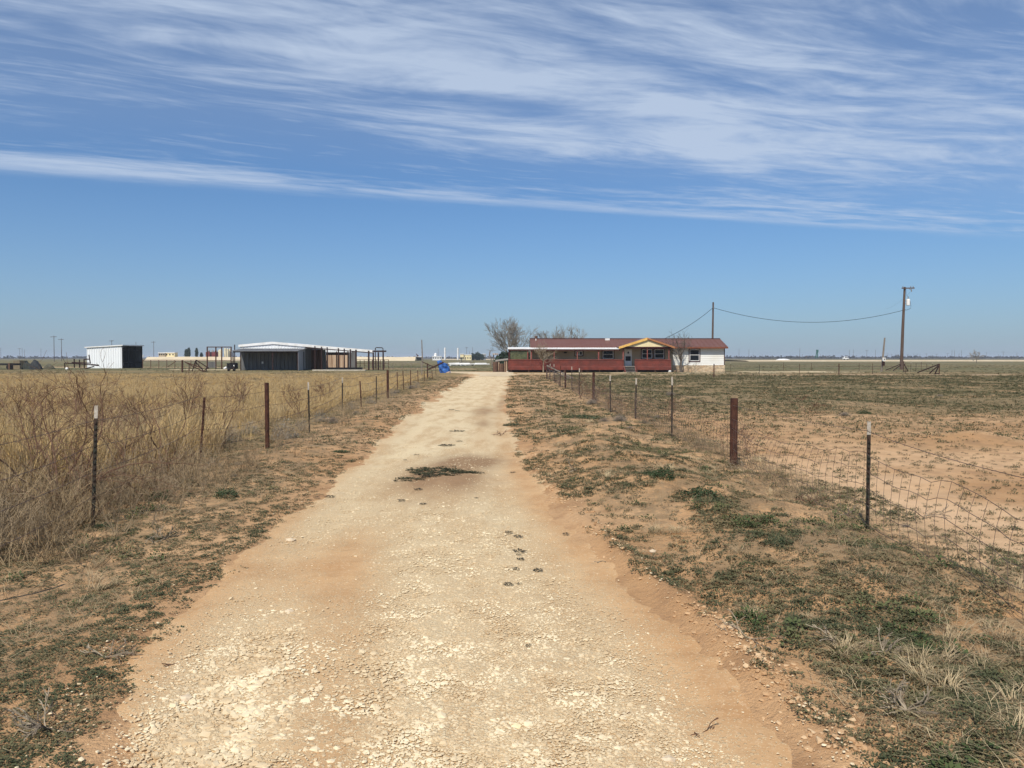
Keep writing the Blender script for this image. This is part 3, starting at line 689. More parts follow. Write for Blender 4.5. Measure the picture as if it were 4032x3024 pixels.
def glass_mat():
    m, t, b = new_mat('dark window glass'); b.inputs['Base Color'].default_value = (.012, .016, .020, 1)
    b.inputs['Roughness'].default_value = .12; b.inputs['Specular IOR Level'].default_value = .12; return m
M_GLASS = glass_mat()
def stone_mat():
    m, t, b = new_mat('sandstone skirting'); g = t.node('ShaderNodeTexCoord').outputs['Object']; v = t.mapv(g, (1.6, 1.6, 3.2))
    v = t.node('ShaderNodeVectorMath', operation='ADD').outputs[0] if False else v
    vo = t.node('ShaderNodeTexVoronoi'); t.put(vo.inputs['Vector'], v); vo.inputs['Scale'].default_value = 1.4
    c = t.sep(vo.outputs['Color'])[0]; e = t.vor(v, 1.4, 'DISTANCE_TO_EDGE')
    k = t.mix(t.ss(c, .1, .9), (.52, .36, .22), (.66, .52, .34)); k = t.mix(t.ss(t.noise(g, 5, 4), .5, .7), k, (.38, .26, .17))
    k = t.mix(t.ss(e, .05, .015), k, (.42, .36, .28)); t.put(b.inputs['Base Color'], k)
    t.put(b.inputs['Normal'], t.bump(t.ss(e, 0, .08), .8, .03)); return m
M_SKIRT = stone_mat()
def tarp_mat():
    m, t, b = new_mat('blue tarpaulin'); g = t.node('ShaderNodeTexCoord').outputs['Object']
    t.put(b.inputs['Base Color'], t.mix(t.ss(t.noise(g, 2.5, 4), .4, .65), (.02, .07, .25), (.05, .15, .42))); b.inputs['Roughness'].default_value = .4; return m
M_TARP = tarp_mat()

# ================================================================ HOUSE
YF, YW, YE, YR, YB = 91.4, 93.6, 93.0, 96.7, 101.0
X = lambda px, Y=YW: xpx(px, Y)
Z = lambda py, Y=YW: zpx(py, Y)
hx0, hx1 = X(2090), 25.85
house = thing('house', ((hx0+hx1)/2, YW, 0), 'long single storey house with red brown metal roof and red lattice porch', 'house')
deckz = Z(1441); wallT = 3.02
# walls
def clap(mb, x0, x1, y, z0, z1, pitch=.27, d=.030):
    n = max(1, round((z1-z0)/pitch)); h = (z1-z0)/n; poly = []
    for i in range(n): poly += [(y-d, z0+i*h), (y-.002, z0+(i+1)*h-.001)]
    poly += [(y+.15, z1), (y+.15, z0)]
    return mb.prism(poly, 'x', x0, x1)
skz = Z(1438)
xg = X(2649)
clap(MB(), xg, hx1, YW, skz, wallT).build('wall', M_SIDE, house)
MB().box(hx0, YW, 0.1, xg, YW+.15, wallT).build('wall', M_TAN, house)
MB().box(hx1-.15, YW+.15, .0, hx1, YB-.4, wallT-.01).box(hx0, YW+.15, 0, hx0+.15, YB-.4, wallT-.01).box(hx0, YB-.55, 0, hx1-.15, YB-.4, wallT-.02).build('wall', M_TAN, house)
MB().box(xg+.01, YW-.045, -.05, hx1+.03, YW+.12, skz-.004).build('stone_skirt', M_SKIRT, house)
MB().box(xg, YW-.042, wallT-.13, hx1-.1, YW-.032, wallT-.02).build('eave_trim', M_TRIM, house)
MB().box(hx1-.09, YW-.045, skz, hx1+.015, YW-.033, wallT-.02).build('corner_trim', M_TRIM, house)
# main roof, ribs modelled
ez, rz = Z(1366, YE), zpx(1333.5, YR); rx0, rx1 = X(2089, YE), 26.1
rf = MB().prism([(YE, ez-.06), (YE, ez), (YR, rz), (2*YR-YE, ez), (2*YR-YE, ez-.06), (YR, rz-.06)], 'x', rx0, rx1)
x_ = rx0+.2
while x_ < rx1-.1:
    rf.prism([(YE-.004, ez+.0), (YR, rz+.0), (YR, rz+.028), (YE-.004, ez+.028)], 'x', x_, x_+.035); x_ += .6
roof = rf.build('roof', M_ROOF, house)
MB().prism([(YR-.18, rz-.01), (YR, rz+.055), (YR+.18, rz-.01)], 'x', rx0-.01, rx1+.01).build('ridge_cap', M_TRIM, roof)
M_RBF = simple('brown fascia board', (.22, .085, .045), (.16, .06, .04), 2)
MB().box(rx0, YE-.03, ez-.17, X(2437, YE), YE-.006, ez-.01).build('fascia', M_RBF, roof)
MB().box(X(2655, YE), YE-.03, ez-.19, rx1, YE-.006, ez-.01).build('fascia', M_RBF, roof)
MB().box(rx0+.05, YE-.001, ez-.19, rx1-.02, YW+.0, ez-.10).build('soffit', M_TRIM, roof)
for xx in (hx0+.002, hx1-.10):
    MB().prism([(YW, wallT), (YR, rz-.09), (2*YR-YW, wallT)], 'x', xx, xx+.09).build('gable_end', M_TAN, house)
cx = X(2111, YR)
ch = MB().lathe((cx, YR+.3, rz-.3), [(.2, 0), (.2, .62)]).build('chimney', M_BROWN, roof)
MB().lathe((cx, YR+.3, rz+.33), [(.2, 0), (.2, .06)]).lathe((cx, YR+.3, rz+.46), [(.23, 0), (.23, .06), (.05, .1)]).build('chimney_cap', M_GREY, ch)
vx = X(2391, YR-.6); MB().box(vx-.28, YR-.75, rz-.35, vx+.28, YR-.35, rz+.02).build('roof_vent', M_WHITE, roof)
vx = X(2110, YR-.8); MB().tube([(vx, YR-.8, rz-.45), (vx, YR-.8, rz-.02)], .07, 8).build('vent_pipe', M_WHITE, roof)
# flat metal porch roof
pz0 = zpx(1375, YF); pr = MB(); n_ = 40; xa, xb = X(1999, YF-.1), X(2441, YF-.1)
pr.prism([(YF-.15, pz0), (YW+0., 2.99), (YW+0., 3.015), (YF-.15, pz0+.055)], 'x', xa, hx0+.02).prism([(YF-.15, pz0), (YW-.01, 2.99), (YW-.01, 3.015), (YF-.15, pz0+.055)], 'x', hx0+.025, xb)
k = xa+.1
while k < xb: pr.prism([(YF-.153, pz0+.05), (YW-.02, 3.01), (YW-.02, 3.04), (YF-.153, pz0+.085)], 'x', k, k+.05); k += .3
pr.build('porch_roof', M_WHITE, house)
MB().box(xa+.05, YF-.1, pz0-.17, xb, YF-.02, pz0-.008).build('porch_beam', M_TRIM, house)
# gable porch over the door
ax, az = X(2548, YF-.3), zpx(1331, YF-.3); lx, lz = X(2436, YF-.3), zpx(1367, YF-.3); qx, qz = X(2656, YF-.3), zpx(1366.5, YF-.3)
gr = MB(); th = .05
for (x1_, z1_) in ((lx, lz), (qx, qz)):
    V = [(x1_, YF-.3, z1_), (ax, YF-.3, az), (ax, YR-.3, az), (x1_, YE+.05, z1_)]
    V += [(a, b, c+th) for a, b, c in V]; gr.add(V, [(0, 1, 2, 3), (7, 6, 5, 4), (0, 4, 5, 1), (1, 5, 6, 2), (2, 6, 7, 3), (3, 7, 4, 0)])
proof = gr.build('gable_roof', M_ROOF, house)
def fascia(a, b, mat, w):
    (x0, z0), (x1, z1) = a, b
    MB().prism([(x0, z0+.055), (x1, z1+.06), (x1, z1+.06-w), (x0, z0+.055-w*.9)], 'y', YF-.345, YF-.303).build('fascia', mat, proof)
fascia((lx, lz), (ax-.002, az), M_YEL, .30); fascia((ax+.002, az), (qx, qz), M_ORG, .22)
gz = zpx(1365, YF)
gf = MB(); m_ = 7
for i in range(m_):
    z0 = gz+(az-.12-gz)*i/m_; z1 = gz+(az-.12-gz)*(i+1)/m_
    def xl(z): return lx+(ax-lx)*np.clip((z-lz+.12)/(az-lz), 0, 1)
    def xr(z): return qx+(ax-qx)*np.clip((z-qz+.12)/(az-qz), 0, 1)
    a, b, c, d = xl(z0)+.2, xr(z0)-.2, xr(z1)-.2 if i < m_-1 else ax+.02, xl(z1)+.2 if i < m_-1 else ax-.02
    V = [(a, YF-.12-.02, z0), (b, YF-.12-.02, z0), (c, YF-.12, z1-.003), (d, YF-.12, z1-.003)]
    V += [(x, YF-.05, z) for x, y, z in V]; gf.add(V, [(0, 1, 2, 3), (7, 6, 5, 4), (0, 4, 5, 1), (1, 5, 6, 2), (2, 6, 7, 3), (3, 7, 4, 0)])
gf.build('gable', M_CREAM, house)
MB().box(lx+.35, YF-.1, gz-.19, qx-.35, YF-.0, gz-.003).build('porch_beam', M_TRIM, house)
# deck and posts
MB().box(X(2001, YF), YF+.03, deckz-.14, X(2643, YF), YW-.003, deckz).build('porch_floor', M_DECK, house)
MB().box(X(2001, YF)+.1, YF+.5, -.05, X(2643, YF)-.1, YF+.53, deckz-.15).build('underporch_shade', M_BLACK, house)  # black sheet set in as the shade below the porch floor
for px, w in ((2005, .20), (2078, .12), (2092, .14), (2182, .09), (2273, .09), (2357, .15), (2454, .13), (2549, .10), (2634, .10)):
    zt = (pz0 if px < 2440 else gz)-.175
    MB().box(X(px, YF)-w/2, YF+.035, deckz+.002, X(px, YF)+w/2, YF+.035+w, zt).build('porch_post', M_REDP if px > 2050 else M_TRIM, house)
def lattice(mb, x0, x1, z0, z1, y, pitch, w):
    Wd, Hh = x1-x0, z1-z0; c = -Hh
    while c < Wd:
        for lay, sg in ((0, 1), (1, -1)):
            u0, v0 = (c, 0) if c >= 0 else (0, -c)
            u1, v1 = (c+Hh, Hh) if c+Hh <= Wd else (Wd, Wd-c)
            if u1-u0 > .03:
                yy_ = y+lay*.014
                if sg < 0: v0, v1 = Hh-v0, Hh-v1
                a = Vector((x0+u0, yy_, z0+v0)); b = Vector((x0+u1, yy_, z0+v1)); d = (b-a).normalized(); n = Vector((-d.z, 0, d.x))*w/2
                V = [a-n, b-n, b+n, a+n]; V += [p+Vector((0, .010, 0)) for p in V]
                mb.add(V, [(0, 1, 2, 3), (7, 6, 5, 4), (0, 4, 5, 1), (1, 5, 6, 2), (2, 6, 7, 3), (3, 7, 4, 0)])
        c += pitch
    return mb
rt_, rb = zpx(1415, YF), zpx(1456.5, YF); mz = zpx(1443, YF)
for pa, pb in ((2001, 2456), (2499, 2643)):
    a, b = X(pa, YF), X(pb, YF)
    lattice(MB(), a, b, mz, rt_-.05, YF, .115, .062).build('porch_lattice', M_RED, house)
    lattice(MB(), a, b, rb, mz-.06, YF-.02, .15, .085).build('lattice_skirt', M_RED, house)
    MB().box(a, YF-.06, rt_-.06, b, YF+.034, rt_).box(a, YF-.032, mz-.06, b, YF+.02, mz).build('porch_rail', M_REDP, house)
    k = a+.3
    while k < b: MB().box(k, YF+.05, -.03, k+.09, YF+.14, deckz-.15).build('porch_footing', M_BROWN, house); k += 2.1
lattice(MB(), X(2010, YF), X(2076, YF), rt_+.02, zpx(1379, YF), YF+.05, .16, .05).build('upper_lattice', simple('weathered green lattice', (.16, .17, .085), (.09, .10, .06), 3), house)
# steps
sx0, sx1 = X(2459, YF), X(2498, YF)
for i, (z, y) in enumerate(((deckz-.005, YF-.02), (deckz*.72, YF-.3), (deckz*.44, YF-.58), (deckz*.16, YF-.86))):
    MB().box(sx0, y-.28, z-.045, sx1, y, z).build('step', M_DECK, house)
for sx in (sx0-.07, sx1+.02):
    MB().prism([(YF-1.15, -.03), (YF-1.15, .12), (YF-.02, deckz+.02), (YF-.02, -.03)], 'x', sx, sx+.05).build('step_stringer', M_REDP, house)
# windows: trim, white frame, glass
def window(p0, p1, q0, q1, split=True, cols=1, trim=.11, top=None):
    a, b, zt, zb = X(p0), X(p1), Z(q0), Z(q1); y = YW-.02
    w = MB().box(a, y-.045, zt-trim, b, y-.002, zt).box(a, y-.045, zb, b, y-.002, zb+trim).box(a, y-.045, zb+trim, a+trim, y-.002, zt-trim).box(b-trim, y-.045, zb+trim, b, y-.002, zt-trim).build('window', M_TRIM, house)
    a += trim; b -= trim; zt -= trim; zb += trim; f = MB(); t = .075
    f.box(a, y-.035, zt-t, b, y-.006, zt).box(a, y-.035, zb, b, y-.006, zb+t)
    W_ = (b-a)/cols
    for i in range(cols+1):
        xx = a+i*W_; tt_ = t if 0 < i < cols else t/1; f.box(max(a, xx-tt_/(1 if i else 1)*(0 if i == 0 else 1)), y-.036, zb+t, min(b, xx+tt_*(0 if i == cols else 1)), y-.005, zt-t)
    zm = zb+(zt-zb)*.52
    if split: f.box(a+t, y-.034, zm-.03, b-t, y-.007, zm+.03)
    f.build('frame', M_WHITE, w)
    MB().box(a+t*.5, y-.018, zb+t*.5, b-t*.5, y-.01, zt-t*.5).build('pane', M_GLASS, w)
window(2711, 2757, 1372, 1425)
window(2262, 2297, 1379, 1403, split=False, cols=2)
window(2369, 2419, 1376, 1416)
window(2523, 2571, 1372, 1415); window(2573, 2618, 1372, 1415)
# door
dx0, dx1, dzt = X(2459), X(2487), Z(1375)
door = MB().box(dx0, YW-.06, deckz+.01, dx1, YW-.004, dzt).build('door', M_WHITE, house)
MB().box(dx0+.12, YW-.068, deckz+.62, dx1-.12, YW-.061, deckz+1.18).build('pane', M_GLASS, door)
dc = (dx0+dx1)/2; MB().prism([(dc-.13, deckz+1.62), (dc, deckz+1.45), (dc+.13, deckz+1.62), (dc, deckz+1.79)], 'y', YW-.068, YW-.061).build('pane', M_GLASS, door)
MB().tube([(dx0+.1, YW-.12, deckz+1.0), (dx0+.1, YW-.06, deckz+1.0)], .03, 8).build('handle', M_GREY, door)
MB().box(dx0-.09, YW-.05, deckz+.01, dx0-.004, YW-.002, dzt+.08).box(dx1+.004, YW-.05, deckz+.01, dx1+.09, YW-.002, dzt+.08).box(dx0-.002, YW-.05, dzt+.004, dx1+.002, YW-.002, dzt+.08).build('door_frame', M_TAN, door)
MB().box(X(2220), YW-.22, Z(1386.5), X(2231), YW-.02, Z(1391)).build('wall_lamp', M_BLACK, house)

# ================================================================ TREES AND BUSHES
def grow(mb, rnd, p, d, L, r, lvl, o):
    n = o.get('seg', 3); pts = [p]; q = p; dd = d
    for i in range(n):
        dd = (dd+Vector((rnd.gauss(0, 1), rnd.gauss(0, 1), rnd.gauss(0, .6)))*o['kink']+Vector((0, 0, o['up']))).normalized()
        q = q+dd*L/n; pts.append(q)
    rr = [max(o['rmin'], r*(1-.45*i/n)) for i in range(n+1)]
    mb.tube(pts, rr, 5 if r > o['rmin']*4 else 3, caps=False)
    if lvl <= 0: return
    nb = rnd.randint(*o['kids'])
    for i in range(nb):
        f = 1 if i == 0 else rnd.uniform(.25, .95)
        k = min(int(f*n), n-1); b = pts[k].lerp(pts[k+1], f*n-k) if f < 1 else q
        base = (pts[k+1]-pts[k]).normalized()
        a = base.orthogonal().normalized(); a.rotate(__import__('mathutils').Quaternion(base, rnd.uniform(0, 6.28)))
        sp = o['spread']*rnd.uniform(.5, 1.2)*(.45 if i == 0 else 1)
        nd = (base*math.cos(sp)+a*math.sin(sp)).normalized()
        grow(mb, rnd, b, nd, L*rnd.uniform(*o['len']), max(o['rmin'], r*(.62 if i == 0 else .45)), lvl-1, o)
def bare_tree(x, y, h, fork, limbs, lvl, label, seed, name='bare_tree', r=.16, o=None, spread=.65, mat=None, group=None, lean=0, z0=None):
    oo = dict(kink=.16, up=.05, rmin=.014, kids=(3, 4), spread=.62, len=(.62, .85), seg=3); oo.update(o or {})
    rnd = random.Random(seed); z = H1(x, y)-.05 if z0 is None else z0
    t = thing(name, (x, y, max(z, 0) if z0 is None else z), label, 'tree', group)
    top = Vector((x+lean*fork, y, z+fork))
    MB().tube([(x, y, z-.1), (x+lean*fork*.4, y+.02, z+fork*.5), top], [r*1.15, r*.95, r*.8], 8).build('trunk', mat or M_BARK, t)
    mb = MB(); L = (h-fork)*.46
    for i in range(limbs):
        a = 6.28*i/limbs+rnd.uniform(-.3, .3); s = spread*rnd.uniform(.45, 1.1) if i else .1
        grow(mb, rnd, top-Vector((0, 0, rnd.uniform(0, fork*.25))), Vector((math.cos(a)*math.sin(s), math.sin(a)*math.sin(s), math.cos(s))), L*rnd.uniform(.85, 1.1), r*.6, lvl, oo)
    mb.build('branches', mat or M_BARK, t)
    return t
tx = xpx(2014, 112); bare_tree(tx, 112, 6.5, 1.0, 7, 5, 'large bare tree behind the left end of the red lattice porch', 3, r=.20, spread=.62, o=dict(rmin=.014, kids=(2, 4)))
bare_tree(xpx(2182, 114), 114, 5.6, .9, 6, 5, 'broad bare tree rising behind the roof near the chimney', 8, r=.17, spread=.95, o=dict(rmin=.013, kids=(2, 4)))
bare_tree(xpx(2262, 117), 117, 4.9, .9, 5, 5, 'lower bare tree behind the roof, right of the broad one by the chimney', 15, r=.14, spread=1.0, o=dict(rmin=.013, kids=(2, 4)))
M_DBARK = simple('dark bark', (.15, .125, .10), (.10, .08, .065), 6, .95)
M_PTREE = simple('pale young bark', (.34, .28, .19), (.25, .20, .14), 6, .95)
bare_tree(xpx(2139, 89.6), 89.6, 3.5, 1.55, 9, 4, 'young bare tree with straight trunk in front of the lattice porch', 21, r=.075, spread=1.15, mat=M_PTREE, o=dict(rmin=.007, kids=(2, 3), up=.04, kink=.12), lean=.02)
bare_tree(xpx(2681, 92.2), 92.2, 4.7, 1.5, 6, 4, 'gnarled bare tree in front of the white siding wall', 29, r=.13, spread=.6, mat=M_DBARK, o=dict(rmin=.009, kink=.3, kids=(2, 3)))
bare_tree(xpx(3845, 240), 240, 3.9, 1.4, 6, 4, 'small lone bare tree far off on the right skyline', 33, r=.10, spread=1.1, o=dict(rmin=.03, kink=.3, kids=(2, 3)))
sh = thing('bare_shrub', (xpx(2722, 92), 92, 0), 'low bare twiggy shrub against the stone skirting', 'shrub')
mb = MB(); rnd = random.Random(4)
for i in range(11):
    a = rnd.uniform(0, 6.28); grow(mb, rnd, Vector((xpx(2722, 92)+rnd.uniform(-.5, .5), 92+rnd.uniform(-.2, .2), -.02)), Vector((math.cos(a)*.5, math.sin(a)*.3, .8)).normalized(), .62, .02, 2, dict(kink=.2, up=.08, rmin=.008, kids=(2, 3), spread=.5, len=(.6, .9), seg=3))
mb.build('stems', M_PTREE, sh)
def conifer(px, Y, h, w, label, z0=2.1, group=None, name='cypress_tree'):
    x = xpx(px, Y); t = thing(name, (x, Y, z0), label, 'tree', group)
    MB().tube([(x, Y, z0-.2), (x, Y, z0+h*.5)], [w*.1, w*.05], 6).build('trunk', M_BARK, t)
    g = np.random.default_rng(int(px)); V = []; F = []
    for i in range(900):
        u = g.random(); rr = w/2*(np.sin(np.pi*min(1, u*.8+.15))**.7)*np.sqrt(g.random())*(.75+.5*vn(u*6, px*.1, 3)); a = g.uniform(0, 6.28)
        c = np.array([rr*np.cos(a), rr*np.sin(a), h*.06+u*h*.94]); s = w*.11
        k = len(V); V += [c+g.normal(0, s, 3)*[1, 1, 1.3] for _ in range(3)]; F.append((k, k+1, k+2))
    me = np_mesh('crown', V, F, {'tint': g.random(len(V))}); link('crown', me, M_CONIF, t)
    return t
M_CONIF = plant_mat('cypress foliage', (.020, .035, .028), (.04, .06, .04), (.05, .07, .045), .2)
conifer(735, 425, 4.0, 2.2, 'left dark cypress of the close pair on the white pad', name='cypress_tree')
conifer(745, 425, 4.9, 1.7, 'taller right dark cypress of the close pair on the white pad')
conifer(775, 426, 4.7, 1.7, 'single dark cypress right of the close pair')
conifer(794, 430, 2.2, 1.6, 'low dark cypress between the single one and the steel frame')
for px, h, w, l in ((1861, 3.6, 3.4, 'dark green bushy tree at the left of the clump beyond the white tanks'), (1880, 4.0, 4.2, 'largest dark green bushy tree of the clump beyond the white tanks'), (1898, 3.2, 2.4, 'dark green bushy tree at the right of the clump beyond the white tanks')):
    conifer(px, 500, h, w, l, z0=.4, name='evergreen_tree')
conifer(2046, 99, 2.4, 3.0, 'dark evergreen bush seen through the upper lattice of the porch', z0=0, name='evergreen_bush')
conifer(1985, 104, 1.9, 2.4, 'dark evergreen bush left of the porch below the large bare tree', z0=0, name='evergreen_bush')
# --- mesquite saplings
def sapling(x, y, h, seed, label, group='mesquite saplings along the left fence', stems=5, wide=.6, mat=None):
    h *= .88
    t = thing('mesquite_sapling', (x, y, H1(x, y)), label, 'shrub', group); rnd = random.Random(seed); mb = MB(); z = H1(x, y)-.03
    sc_ = max(1, y/14)
    for i in range(stems):
        a = rnd.uniform(0, 6.28); w = wide*rnd.uniform(.3, 1.0)
        grow(mb, rnd, Vector((x+rnd.uniform(-.1, .1), y+rnd.uniform(-.1, .1), z)), Vector((math.cos(a)*w, math.sin(a)*w, 1)).normalized(), h*.52, .0095*h*min(1.5, sc_), 4,
             dict(kink=.26, up=.03, rmin=.0017*sc_, kids=(2, 3), spread=.62, len=(.55, .8), seg=4))
    return mb.build('branches', mat or M_TWIG2, t)
M_TWIG2 = simple('reddish mesquite bark', (.125, .065, .040), (.19, .115, .075), 12, .9)
sp = [(250, 9.0, 1.75, 'tall reddish mesquite sapling just behind the white tipped post at left', .9), (120, 9.6, 1.4, 'spreading mesquite sapling left of the white tipped post, near the frame edge', .8),
      (480, 10.5, 1.25, 'mesquite sapling between the white tipped post and the next rusty post', .8), (640, 11.6, 1.45, 'mesquite sapling just left of the second rusty post of the left fence', .7),
      (20, 12.5, 1.35, 'mesquite sapling at the left frame edge in golden grass', .7), (860, 15.2, 1.3, 'mesquite sapling in front of the barn between second and third left fence posts', .6),
      (330, 8.2, .9, 'low mesquite sapling at the foot of the white tipped post', 1.0), (400, 13.5, 1.35, 'mesquite sapling deep in grass behind the white tipped post', .6),
      (560, 17, 1.3, 'mesquite sapling in grass in front of the fallen gate panels', .6), (180, 16, 1.5, 'mesquite sapling in grass in front of the white shed', .6),
      (740, 21, 1.3, 'thin mesquite sapling in grass left of the barn cart', .5), (950, 27, 1.2, 'thin mesquite sapling in grass in front of the lean-to', .5), (60, 20, 1.3, 'thin mesquite sapling in grass in front of the dark heap', .5),
      (1170, 22.5, 1.0, 'thin mesquite sapling by the left fence past the tumbleweed', .5), (300, 24, 1.35, 'thin mesquite sapling in grass in front of the pipe rack', .5), (1290, 30, .9, 'small mesquite sapling by the left fence near the barn posts', .5)]
for i, (px, Y, h, l, w) in enumerate(sp): sapling(xpx(px, Y), Y, h, 100+i, l, stems=7 if Y < 11 else 5, wide=w)
for i, (px, Y, h, l) in enumerate([(2335, 30, .85, 'bare sapling around the foot of the rusty post nearest the house steps, right fence'), (2285, 33, 1.25, 'tall thin bare sapling left of that rusty post, right fence'), (2625, 21, .8, 'small bare sapling right of the third white topped post, right field'),
                                     (2870, 13.2, .7, 'small bare sapling just left of the thick rusty post at right'), (2955, 13.4, .6, 'small bare sapling just right of the thick rusty post'), (3175, 24, .75, 'dark bare sapling alone in the right field'),
                                     (2420, 25, .6, 'low bare sapling between two posts of the right fence')]):
    sapling(xpx(px, Y), Y, h, 200+i, l, group='small bare saplings of the right field', stems=3, wide=.9)
# --- dead branches lying about (pale)
def deadwood(px, py, size, seed, label, mat=M_PBARK, flat=.35, name='dead_branch', cat='branch', stems=3, r=.008, lvl=2):
    x, y = G(px, py); z = H1(x, y)+.01; rnd = random.Random(seed); mb = MB()
    for i in range(stems):
        a = rnd.uniform(0, 6.28)
        grow(mb, rnd, Vector((x, y, z)), Vector((math.cos(a), math.sin(a), flat*rnd.uniform(.2, 1.4))).normalized(), size*.33, r*.5, lvl, dict(kink=.25, up=0, rmin=.0022+.0001*y, kids=(2, 3), spread=.6, len=(.5, .8), seg=3))
    o = mb.build(name, mat, loc=(x, y, z)); return tag(o, label, cat)
for i, (px, py, s, l, st) in enumerate([(3290, 2590, .30, 'upright pale forked dead branch among weeds at lower right', 3), (2960, 2560, .34, 'arched pale dead branch lying in weeds left of the forked one', 4), (3570, 2860, .26, 'spiky pale dead twig cluster at the lower right corner', 8),
        (2760, 2880, .20, 'thin dark stick with a side twig on the bare strip at lower right', 2), (3480, 2640, .22, 'dead twig clump between the forked branch and the right edge', 6), (420, 2600, .28, 'pale dead branch flat on the sand at left near the road edge', 4),
        (180, 2880, .28, 'dead twig clump at the lower left corner', 8), (700, 2620, .16, 'dark stick on the left road edge', 1), (2440, 2830, .14, 'short dark stick on the right of the gravel', 1), (1560, 2680, .07, 'tiny dark twig on the left gravel', 2),
        (2370, 2220, .12, 'small dead twig on the ridge right of the road', 3), (790, 1865, .30, 'white forked dead branch below the second rusty post at left', 3), (120, 2070, .30, 'white dead twig cluster at the foot of the left grass', 5), (3190, 2010, .35, 'dark upright dead weed beyond the woven wire right of the white topped post', 6),
        (3330, 2060, .25, 'pale dead twigs at the foot of the nearest right fence post', 5), (2270, 1885, .4, 'pale bent dead branch below the second white topped post', 3), (2900, 1855, .3, 'grey dead twigs at the foot of the thick rusty post', 6), (1970, 1715, .3, 'reddish dead weed standing on the right road edge', 6),
        (3650, 2040, .4, 'dead twigs caught in the woven wire at far right', 6), (640, 2120, .35, 'grey dead twigs sticking up right of the left white tipped post', 8)]):
    dark = 'dark' in l or 'reddish' in l
    deadwood(px, py, s, 300+i, l, M_TWIG2 if dark else M_PBARK, stems=st, flat=.6 if 'upright' in l or 'standing' in l or 'clump' in l or 'cluster' in l else .2)
# --- tumbleweeds / rounded grey bushes
def ball_bush(n, seed):
    g = np.random.default_rng(seed); V = []; F = []
    for i in range(n):
        a = g.uniform(0, 6.28); e = g.uniform(.1, 1.5); d = np.array([np.cos(a)*np.cos(e), np.sin(a)*np.cos(e), np.sin(e)*.85]); p = np.array([0, 0, .02]); L = .5*g.uniform(.75, 1.05)/4
        for j in range(4):
            d2 = d+g.normal(0, .35, 3); d2 /= np.linalg.norm(d2); q = p+d2*L
            s = np.cross(d2, g.normal(0, 1, 3)); s = s/np.linalg.norm(s)*.0035*(1.3-.25*j)
            k = len(V); V += [p-s, p+s, q+s*.8, q-s*.8]; F += [(k, k+1, k+2), (k, k+2, k+3)]
            for _ in range(2):
                e_ = d2+g.normal(0, .8, 3); e_ /= np.linalg.norm(e_); q2 = q+e_*L*.8; k = len(V); V += [q-s*.5, q+s*.5, q2]; F.append((k, k+1, k+2))
            p = q
    return np_mesh('dry_bush', V, F, {'tint': np.repeat(g.random(), len(V))})
balls = [ball_bush(420, i) for i in range(4)]
for b in balls: b.materials.append(M_BUSH if 'M_BUSH' in globals() else globals().setdefault('M_BUSH', plant_mat('grey tumbleweed twigs', (.23, .19, .15), (.28, .24, .19), (.18, .155, .13), .7)))
bush = [(1310, 1668, 34, 'large round tumbleweed lying between left fence posts'), (935, 1850, 26, 'small round grey bush below the second rusty post at left'), (1110, 1715, 30, 'grey dry bush just right of the thick rusty post at left'), (1170, 1720, 22, 'dry bush left of the fourth left fence post'),
        (1400, 1640, 20, 'dry bush right of the large tumbleweed'), (2440, 1668, 40, 'wide grey dry bush at the foot of the first white topped post, right fence'), (2380, 1662, 30, 'grey dry bush left of the wide one, right fence'), (2540, 1672, 26, 'grey dry bush at the foot of the second white topped post'),
        (2590, 1650, 22, 'small grey bush in the field beyond the second white topped post'), (2330, 1592, 28, 'grey bush around the foot of the rusty post right of the drive'), (3325, 1640, 26, 'brown dry bush in the right field left of a green one'),
        (3565, 2080, 26, 'brown dry bush behind the woven wire at right'), (920, 1900, 24, 'dry bush at left under the third post'), (850, 1745, 30, 'dry bush left of the thick rusty post at left'), (1620, 1530, 22, 'dry bush by the far left fence posts'), (1560, 1548, 20, 'dry bush at far left fence, left of the previous posts'),
        (2480, 1700, 20, 'dry bush under the pale bent branch'), (2700, 1745, 18, 'dry bush right of the third white topped post'), (3700, 1560, 16, 'low grey bush in the right field'), (2640, 1560, 26, 'faint grey bush in the field behind the third white topped post')]
for i, (px, py, w, l) in enumerate(bush):
    x, y = G(px, py); o = link('dry_bush', balls[i % 4], None, None, (x, y, H1(x, y)-.02)); s = w*2/FPX*y
    o.scale = (s*1.1, s*1.1, s*rng.uniform(.75, 1.0)); o.rotation_euler = (0, 0, rng.uniform(0, 6)); tag(o, l, 'dry bush', 'grey dry bushes and tumbleweeds')
